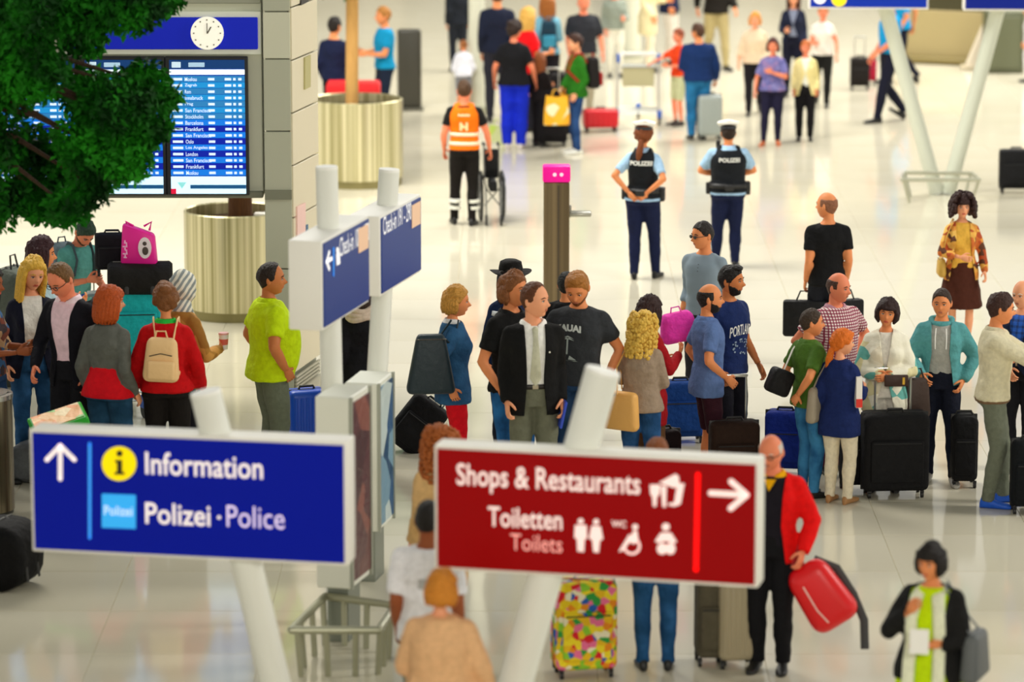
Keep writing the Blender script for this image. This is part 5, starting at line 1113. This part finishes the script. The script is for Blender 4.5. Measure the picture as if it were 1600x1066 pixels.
gj = person('person in green jacket carrying yellow shopping bags and a dark backpack', 901, 54, 240, face=-80, sex='f', skin='fair', hair='short', hc='3A1E12', head=(0, 6, 0), arms=('down', 'front'), top='jacket', tc='287018', tt=.022, hem=.84, bk=DN, bc='1C3A68', shoe='F0F0E8', **V2)
backpack(gj, 'black backpack with white badge on the green-jacket person', '1E1A1A', w=.30, h=.46, d=.2, c2='A02020')
jn = person('man in navy sweater and faded blue jeans with back turned', 1090, 38, 218, face=188, skin='tan', b=1.28, hair='short', hc='4A2E1C', head=(40, 0, 0), arms=('hold', 'swing'), top='sweater', tc='142E60', tt=.026, hem=.90, bk=DN, bc='2874A8', bc2='14507C', fit=1.1, **V2)
person('child in orange-red top and pale shorts beside the man in navy sweater', 1060, 46, 196, face=-60, sex='f', skin='red', hair='short', hc='8A4020', arms=('hold', 'reach'), top='tee', tc='E8481C', slv=.5, bot='shorts', bc='C8CCA0', shoe='2A2420', **V2)
person('person in black jacket and khaki trousers cut off by the upper frame edge', 1118, -78, 108, face=20, hair='short', hc='2A1A10', arms=('wf', 'wb'), legs='walkL', top='jacket', tc='1C1814', tt=.024, hem=.84, bc='B0A070', **V2)
person('woman with ginger-blonde hair in cream top and black trousers', 1178, 18, 178, face=-6, sex='f', skin='fair', b=1.12, hair='shag', hc='D89038', arms=('down', 'swing'), legs='walkR', top='sweater', tc='E8D0B0', slv=.75, tt=.024, bc='1A181C', **V2)
person('woman in dark cardigan over grey-blue top walking towards the camera', 1238, -14, 150, face=-6, sex='f', skin='fair', hair='medium', hc='4A2418', arms=('down', 'hold'), top='jacket', tc='1C2238', openf=(.09, 1.2, .12), inner='8890A8', tt=.022, bc='16182A', **V2)
person('woman in white top and black trousers under the blue hanging sign', 1284, 6, 165, face=-5, sex='f', skin='red', hair='short', hc='C08048', arms=('swing', 'hold'), top='tee', tc='F4EEE4', slv=.25, bc='1A1A18', legs='walkL', **V2)
person('woman in purple-grey blouse and dark trousers walking with sandals', 1206, 60, 226, face=-8, sex='f', skin='red', b=1.2, hair='shag', hc='4A1E1A', arms=('chest', 'swing'), legs='easeR', top='tee', tc='6A68A4', tk='print', tc2='6A68A4 7C78B0 5C5A98 8A70A0', slv=.42, tt=.022, hem=.90, bc='1C1A34', fit=.9, shoe='C86838', **V2)
person('woman in pale yellow cardigan over white top and black trousers', 1257, 64, 219, face=-4, sex='f', skin='red', b=1.08, hair='short', hc='C06A30', arms=('down', 'down'), top='cardigan', tc='F4E4A0', openf=(.09, 1.2, .12), inner='F8F8E8', tt=.02, hem=.80, bc='18161A', fit=1.1, shoe='1A1614', **V2)
bs = person('man in bright blue polo and dark trousers striding past the slanted post', 1388, -12, 190, face=-70, skin='red', hair='short', hc='6A3A1C', arms=('front', 'swing'), legs='walkL', top='polo', tc='0C98D8', slv=.4, tt=.022, hem=.96, bc='16182A', fit=1.1, **V2)
person('second man in bright blue top half hidden behind the slanted post', 1408, -40, 130, face=-100, hair='short', hc='3A2010', arms=('down', 'wb'), legs='walkR', top='polo', tc='0C98D8', slv=.4, bc='16182A', **V2)
person('person in pale clothes at the far right border', 1606, 10, 128, face=-90, hair='short', hc='5A3A20', arms=('down', 'down'), top='tee', tc='E0DCE0', bc='ECE8EC', shoe='181614', **V2)
person('person in black clothes far behind the orange-vest worker', 716, -35, 112, face=190, sex='m', hair='short', hc='14100C', arms=('down', 'down'), top='jacket', tc='1C2028', tt=.03, bc='20242C', fit=1.1, **V2)
person('small figure in white top and grey shorts crouching below the black-clad person', 724, 66, h=1.10, face=180, sex='f', hair='short', hc='A86838', arms=('front', 'front'), lean=30, top='tee', tc='ECECF4', tt=.03, bot='shorts', bc='8A8A90', **V2)
person('man in dark navy clothes behind the woman in cobalt trousers', 777, -22, 190, face=180, hair='short', hc='1A1410', arms=('down', 'down'), top='jacket', tc='1A2034', tt=.024, bc='2A2A34', **V2)
person('blurred person in grey and white behind the second pale column', 960, -25, 120, face=10, skin='red', hair='short', hc='B08050', arms=('hold', 'down'), top='tee', tc='8C9488', tt=.02, bc='E4E0D0', **V2)
person('person in cream clothes near the second pale column', 1012, -60, 112, face=90, sex='f', hair='bob', hc='B08048', arms=('hold', 'down'), top='jacket', tc='ECDDB0', tt=.02, hem=.6, bc='F0E4C8', **V2)
person('person in dark navy holding a red bag beyond the trolley', 1046, -75, 100, face=70, sex='f', hair='bob', hc='2A1A1A', arms=('hold', 'down'), top='jacket', tc='1C2444', tt=.024, hem=.8, bc='ECE4D8', **V2)
# ------------------------------------------------------------------ front people
h1 = person('dark-haired man in white t-shirt behind the red sign, seen from behind', 668, 787, h=1.72, face=176, skin='brown', b=1.08, head=(-10, 4, 0), arms=('down', 'down'), hair='crop', hc='14100E', top='tee', tc='E8E8EE', slv=.42, tt=.026, hem=.84, bc='8A8E80')
print_on(h1, 'NCAA', 0, 1.40, .09, .022, mat('7A7C88', .6), t=.034, back=True) if False else None
g = Geo(); g.add([h1.front(a, b_, .032, True) for a, b_ in ((-.05, 1.21), (.05, 1.21), (.05, 1.28), (-.05, 1.28))], [(0, 1, 2, 3)]); part('shirt_print', g, mat('A8A8A8', .6), h1.root, smooth=False)
person('person with ginger-blonde hair in apricot knitted top, lowest in front of the sign', 688, 894, h=1.64, face=176, sex='f', skin='fair', b=1.36, head=(-14, 8, 0), arms=('belly', 'swing'), hair='shag', hc='D08428', top='sweater', tc='E8B888', tt=.03, hem=.80, bc='C8B08A')
person('woman with curly auburn hair in camel coat behind the red sign', 686, 668, h=1.68, face=196, sex='f', skin='fair', head=(-60, 5, 0), arms=('down', 'down'), hair='curly', hc='A85A24', top='coat', tc='D8B078', tt=.024, hem=.55, bc='3A4A30')
person('person in blue jeans behind the red sign beside the brown cases', 1024, 689, 1046, face=182, sex='m', skin='tan', hair='short', hc='8A4E28', arms=('front', 'front'), top='sweater', tc='2A3A5C', tt=.022, bk=DN, bc='1C4A78', fit=1.0)
old = person('elderly man with glasses in red jacket over black top carrying a red bag', 1203, 679, 1046, face=-14, skin='red', b=1.08, head=(-10, 14, 0), arms=(((.24, -.12, .92), (.6, .6, 0)), 'down'), hair='rim', hc='D8CCC0', glasses=1, top='jacket', tc='EE1010', tt=.026, hem=.82, openf=(.11, 1.1, .13, .09), inner='18141E', collar='F4B400', bc='121216', fit=1.1)
g = Geo(); V = [old.front(a, b_, .030) for a, b_ in ((-.045, 1.44), (.045, 1.44), (.0, 1.36))]; g.add(V, [(0, 1, 2)]); part('shirt_front', g, mat('F4B400', .8, 'cloth'), old.root)
lime = person('woman with black bob in lime dress, pale scarf and black jacket', 1450, 850, 1232, face=-22, sex='f', skin='tan', b=1.28, head=(-12, 8, 0), arms=('belly', 'strap'), hair='shortbob', hc='16100E', top='jacket', tc='1A1A1A', tt=.03, hem=.80, openf=(.14, .95, .17, .13), inner='CCEE00', ik_='cloth', bot='skirt', bc='C8EA08', bhem=.42, shoe='2A2020')
for s in (-1, 1):
    g = Geo(); P = [lime.TB((.05*s, .06, 1.47)), lime.front(.075*s, 1.40, .03), lime.front(.10*s, 1.25, .034), lime.front(.10*s, 1.08, .034), lime.front(.105*s, .95, .05), lime.front(.11*s, .70, .06), lime.front(.115*s, .5, .07)]; g.tube(P, [(.045, .012)]*len(P), 8, side=(1, 0, 0)); part('scarf', g, mat('ECF0D4', .85, 'cloth'), lime.root, sharp=None)
shoulder_bag(lime, 'grey shoulder bag on the lime dress woman', '5A5E60', side=1, z=.98, w=.40, h=.34, d=.14, y=.04, xoff=.08)
g = Geo(); g.box((0, 0, 0), (.12, .004, .16), M=rotm('Z', .2)); pp_ = thing('paper_slip', 'white paper slip held by the woman in the lime dress', 'paper', local(lime, (.0, -.30, 1.13)), R(lime.face)); part('sheet', g, mat('F4F4F0', .6), pp_, smooth=False)
# ------------------------------------------------------------------ luggage
def on(px, py): return at(px, py)
# left trolley with the pink bag on top
tp = at(212, 640); tz = tp + np.array([0, 0, 0]); Yv = tp[1]
trolley('luggage trolley loaded with teal case, black holdall and pink bag', tz + np.array([-.05, 0, 0]), 25)
zq = lambda py, dy=0: zat(220, py, Yv+dy)
suitcase('turquoise soft suitcase stacked on the trolley', tz + np.array([.0, .05, zq(560)-.06]), w=.52, h=zq(447)-zq(560), d=.34, c='1CB0B4', rz=6, ext=0)
duffel('large black riveted holdall on top of the turquoise suitcase', tz + np.array([.06, .05, zq(462)]), L=.60, r=.22, c='1C1A18', rz=4, hand=False, sq=.70)
g = Geo()
suitcase('black upright suitcase behind the stacked trolley luggage', at(183, 560) , w=.36, h=.60, d=.22, c='16141A', rz=10)
suitcase('tall black case left of the stacked trolley luggage', at(160, 590), w=.40, h=.72, d=.26, c='141414', rz=-15, ext=.3)
suitcase('black case standing high behind the pink bag', tz + np.array([-.22, .30, zq(430, .3)]), w=.32, h=.34, d=.2, c='18161C', rz=5)
pb_ = thing('shopping_bag', 'bright pink plastic shopping bag on top of the black holdall', 'bag', tz + np.array([.055, .05, zq(415)]), R(-6)); g = Geo(); hh = zq(358)-zq(415)
g.rbox((0, 0, hh/2), (.34, .14, hh), .03, 2, taper=.86)
V = g.V[-1]; V[:, 2] += np.where(V[:, 2] > hh*.8, -V[:, 0]*.35, 0); part('sack', g, mat('F01098', .4), pb_)
g = Geo(); g.tube([(.07, -.078, hh*.5), (.07, -.084, hh*.5)], [(.062, .10), (.062, .10)], 20, side=(1, 0, 0)); part('motif', g, mat('F4E8EC', .5), pb_)
g = Geo(); g.ell((.075, -.086, hh*.42), (.03, .005, .04), 10, 6); g.ell((.07, -.086, hh*.62), (.02, .005, .02), 10, 6); part('figure', g, mat('4A4038', .6), pb_)
g = Geo()
for q, (l_, o_) in enumerate(((.03, 0), (.045, 0), (.02, .01), (.045, 0), (.03, .006))): g.box((-.115+o_, -.086, .08+q*.034), (l_, .004, .012)); g.box((-.115+(q % 2)*.015, -.086, .094+q*.034), (.012, .004, .022))
part('lettering', g, mat('FFC0E8', .5), pb_, smooth=False, kind='stuff')
g = Geo()
for s in (-1, 1): g.tube([(s*.10, 0, hh-.02), (s*.12, 0, hh+.06), (s*.05, 0, hh+.02)], .012, 6)
part('handle', g, mat('F01098', .4), pb_)
suitcase('bright blue glossy hard suitcase beside the man in the lime polo', at(480, 726), w=.36, h=zat(480, 606, at(480, 726)[1])-.07, d=.24, c='0C50D0', rz=20, hard=True, ext=.0)
suitcase('black soft case tilted on its pull handle behind the denim-jacket woman', at(618, 705), w=.36, h=.50, d=.22, c='141416', rz=-62, tilt=0, ext=.32, pocket=True).rotation_euler = (R(0), R(38), R(0))
gb = thing('gift_box', 'green and orange printed box lying on the luggage behind the blue sign', 'box', (xat(92, 645, 30.5), 30.5, zat(92, 662, 30.5)), R(14)); g = Geo(); g.rbox((0, 0, .02), (.46, .34, .06), .01, 1); g.rbox((0, -.02, .05), (.44, .30, .03), .01, 1); part('carton', g, mat('18A020', .5), gb)
g = Geo(); g.box((0, -.01, .069), (.40, .26, .006)); part('lid_print', g, mat('F0B070', .5, 'print', c2='F8C890 F4A060 F8E0B0 90C870', scale=9), gb, smooth=False)
gb.rotation_euler = (R(14), R(-16), R(14))
gsup = suitcase('black suitcase under the green printed box', (xat(98, 645, 30.7), 30.8, 0), w=.44, h=zat(98, 668, 30.7)-.06, d=.3, c='1A1A1A', rz=10)
carrier('green carrier bag hanging from the auburn woman, half behind the sign', (xat(134, 640, at(134, 740)[1]), at(134, 740)[1], zat(134, 690, at(134, 740)[1])), w=.2, h=.30, d=.08, c='20902C', c2='E0D8E8 20902C', rz=20)
duffel('grey lumpy rucksack lying beside the steel bin', at(58, 748), L=.42, r=.21, c='74787C', rz=80)
duffel('black soft bag lying at the lower left border', at(2, 915), L=.46, r=.27, c='0E0E10', rz=70, hand=False, sq=.95)
duffel('grey-green rucksack leaning behind the blonde woman at the left border', at(20, 600), L=.4, r=.26, c='5A6058', rz=70, sq=2.2)
# middle
pk = backpack(pinkw, 'shiny pink rucksack held up by the woman in the dark red coat', 'F440B8', w=.36, h=.27, d=.2, straps=False, kind='coat', c2='FF78D0', name='pink_rucksack'); pk.location = Vector((xat(1063, 500, at(1063, 735)[1]), at(1063, 735)[1]-.1, zat(1063, 530, at(1063, 735)[1]))); pk.rotation_euler = (0, R(-10), R(10))
suitcase('brown and black soft case held by the bald bearded man', at(1146, 765), w=.42, h=zat(1146, 657, at(1146, 765)[1])-.06, d=.24, c='2C1C14', rz=6, ext=.36)
suitcase('blue case standing behind the man in the blue shirt', at(1062, 690), w=.44, h=.50, d=.26, c='103C80', rz=8)
carrier('bright blue bag on the floor behind the bald man', at(1074, 668), w=.2, h=.22, d=.12, c='1060E0', c2='1060E0', hand=False)
suitcase('black wheeled case at the heels of the woman in the red coat', at(1035, 752), w=.3, h=.40, d=.22, c='1A1012', rz=10, c2='A02020')
hb = local(e1, (e1.A[0][2][0], e1.A[0][2][1], e1.A[0][2][2]))
for (lab, s, ww) in (('flat black laptop bag carried low by the bald man in the black t-shirt', 0, .44), ('square black travel bag in the far hand of the bald man', 1, .36)):
    wr = local(e1, e1.A[s][2]); o = thing('laptop_bag', lab, 'bag', (wr[0], wr[1]-.02, wr[2]-.56), R(e1.face + (20 if s else -10))); g = Geo(); g.rbox((0, 0, .19), (ww, .12, .36), .03, 2); part('sack', g, mat('161618', .6, 'cloth'), o); g = Geo(); g.rbox((0, -.065, .15), (ww*.8, .03, .24), .012, 1); part('front_pocket', g, mat('1C1C20', .6, 'cloth'), o)
    g = Geo(); g.tube([(-.09, 0, .36), (-.05, 0, .46), (.05, 0, .46), (.09, 0, .36)], .009, 6); part('handle', g, mat('141414', .6), o)
# right
suitcase('large black soft suitcase with raised handle in front of the cream shawl woman', at(1396, 774), w=.56, h=zat(1396, 642, at(1396, 774)[1])-.07, d=.30, c='1A1A1C', rz=4, ext=.34)
suitcase('narrow black suitcase tucked beside the large black one', at(1336, 766), w=.26, h=.50, d=.24, c='101012', rz=5)
suitcase('slim black suitcase behind the man with blue trainers', at(1504, 758), w=.22, h=.56, d=.34, c='141416', rz=0)
suitcase('black suitcase cut by the right border below the navy jacket', at(1606, 800), w=.3, h=.56, d=.24, c='101418', rz=0)
suitcase('royal blue suitcase behind the man in the olive top', at(1226, 740), w=.34, h=.50, d=.24, c='142C88', rz=-10)
suitcase('small black cabin case near the right border on the open floor', at(1586, 301), w=.42, h=.50, d=.24, c='18181A', rz=0)
bb = thing('camera_bag', 'black padded camera bag hanging at the left of the olive-topped man', 'bag', (xat(1218, 600, at(1218, 780)[1]), at(1218, 780)[1], zat(1218, 615, at(1218, 780)[1])), R(20)); g = Geo(); g.rbox((0, 0, .1), (.20, .16, .22), .04, 3, M=rotm('Y', R(24))); part('sack', g, mat('18181A', .6, 'cloth'), bb); g = Geo(); g.tube([(.04, 0, .2), (.14, .05, .36), (.22, .1, .42)], (.006, .014), 6); part('strap', g, mat('E8E4DC', .6), bb)
g = Geo(); g.box((0, 0, 0), (.05, .09, .26)); rp = thing('leaflet', 'white leaflet with red edge held by the ginger woman', 'leaflet', (xat(1341, 600, at(1341, 790)[1]), at(1341, 790)[1]-.0, zat(1341, 612, at(1341, 790)[1])), R(8)); part('sheets', g, mat('F0ECE4', .5), rp, smooth=False); g = Geo(); g.box((.0, -.05, -.09), (.052, .01, .07)); part('red_edge', g, mat('E03020', .5), rp, smooth=False)
shoulder_bag(beige, 'dark brown bag hanging in front of the cream shawl woman', '3A2A24', side=1, z=.9, w=.2, h=.3, d=.1) if False else None
hbg = thing('handbag', 'dark taupe handbag hanging between the shawl woman and the hoodie man', 'bag', (xat(1432, 640, at(1432, 765)[1]), at(1432, 765)[1], zat(1432, 652, at(1432, 765)[1])), R(10)); g = Geo(); g.rbox((0, 0, .17), (.24, .12, .34), .04, 2, taper=.8); part('sack', g, mat('3E2E28', .5, 'leather'), hbg); g = Geo(); g.tube([(-.06, 0, .33), (-.03, 0, .42), (.03, 0, .42), (.06, 0, .33)], .008, 6); part('handle', g, mat('2A1E1A', .5), hbg)
# far luggage
suitcase('big black case pile beside the crouching girl', at(862, 228), w=.42, h=.75, d=.34, c='161418', rz=5, ext=.25)
suitcase('second black case behind the tall one', at(880, 215), w=.34, h=.85, d=.3, c='1A1818', rz=-10)
suitcase('red and white case on the floor by the luggage trolley', at(938, 205), w=.5, h=.26, d=.3, c='D01020', rz=8, hard=True)
suitcase('pale grey hard suitcase beside the man in faded jeans', at(1108, 218), w=.34, h=.58, d=.26, c='9CA4A0', rz=10, hard=True)
suitcase('black suitcase pulled behind the man in the bright blue polo', at(1343, 140), w=.30, h=.44, d=.24, c='1E1A18', rz=0, ext=.3)
suitcase('small crimson case next to the black one by the striding man', at(1362, 132), w=.14, h=.34, d=.2, c='B0203C', rz=0)
carrier('left yellow and white shopping bag of the green-jacket person', local(gj, (.12, -.32, .45)), w=.36, h=.38, c='F8B010', c2='F8B818 F8ECC0 F8B820', rz=8, sc=7)
carrier('right orange-yellow shopping bag of the green-jacket person', local(gj, (-.22, -.1, .42)), w=.24, h=.40, c='F8A418', c2='F8A418 F8E8C8', rz=20, sc=5)
carrier('pale green bag on the floor behind the cobalt trousers', at(777, 226), w=.26, h=.26, c='D8E0A0', c2='C8E060 E8E8D0', rz=0)
carrier('small crimson and white bag at the knees of the crouching girl', at(836, 205), w=.22, h=.22, c='C01830', c2='E8D0C8 2A1A1A', rz=0, hand=False)
trolley('empty luggage trolley with blue corner grips beyond the policewoman', at(997, 190), 178)
rs = thing('red_crate', 'bright red crate behind the second planter rim', 'crate', at(553, 235)); rs.location.z = zat(553, 160, rs.location.y); g = Geo(); g.rbox((0, 0, .13), (.74, .4, .28), .02, 2); part('body', g, mat('E00C18', .45), rs); g = Geo(); g.rbox((0, 0, .275), (.70, .36, .03), .01, 1); part('lid', g, mat('F02020', .45), rs)
rs2 = thing('crate_stand', 'dark low trolley frame under the red crate', 'trolley', (rs.location.x, rs.location.y, 0)); g = Geo(); hz = rs.location.z
for s in (-1, 1):
    for s2 in (-1, 1): g.tube([(s*.33, s2*.16, 0), (s*.33, s2*.16, hz)], .02, 8)
g.box((0, 0, hz-.015), (.74, .40, .03)); part('frame', g, mat('3A3A38', .5, metal=.4), rs2)
# front
fl = suitcase('colourful patchwork print suitcase standing below the red sign', at(912, 1054), w=.44, h=zat(912, 900, at(912, 1054)[1])-.08, d=.28, c='F0D010', c2='E01828 30A040 F8F0D0 F070A0 F8E020 2060C0 F09010 90D030 F8E020 F0C010', kind='print', rz=10, ext=.25)
suitcase('beige-brown hard case standing right of the blue jeans', at(1148, 1040), w=.26, h=zat(1148, 900, at(1148, 1040)[1])-.06, d=.28, c='A89C80', rz=6, hard=True)
suitcase('dark grey-brown case between jeans and beige case', at(1110, 1036), w=.22, h=zat(1110, 900, at(1110, 1036)[1])-.06, d=.28, c='5A5444', rz=4)
wr = local(old, old.A[0][2]); rb = thing('red_rucksack', 'glossy red rucksack with dark strap hanging from the elderly man\'s hand', 'bag', (wr[0]+.13, wr[1]-.02, wr[2]-.52), R(-8)); g = Geo(); g.rbox((0, 0, .22), (.38, .22, .50), .14, 5, M=rotm('Y', R(-34)), taper=.80); part('sack', g, mat('E00814', .35), rb)
g = Geo(); g.tube([(-.20, 0, .40), (-.16, 0, .56), (-.12, -.02, .42)], (.02, .006), 6); part('top_loop', g, mat('A01018', .5), rb)
g = Geo(); g.tube([(-.06, .06, .46), (.10, .07, .40), (.22, .05, .22), (.30, .03, .04), (.31, 0, -.16)], (.010, .030), 8); part('strap', g, mat('3A3A3C', .6), rb)
g = Geo(); g.tube([(-.12, -.11, .30), (-.02, -.125, .14), (.06, -.11, .05)], .006, 5); part('zip', g, mat('F8D0C8', .4), rb)
run_stage()
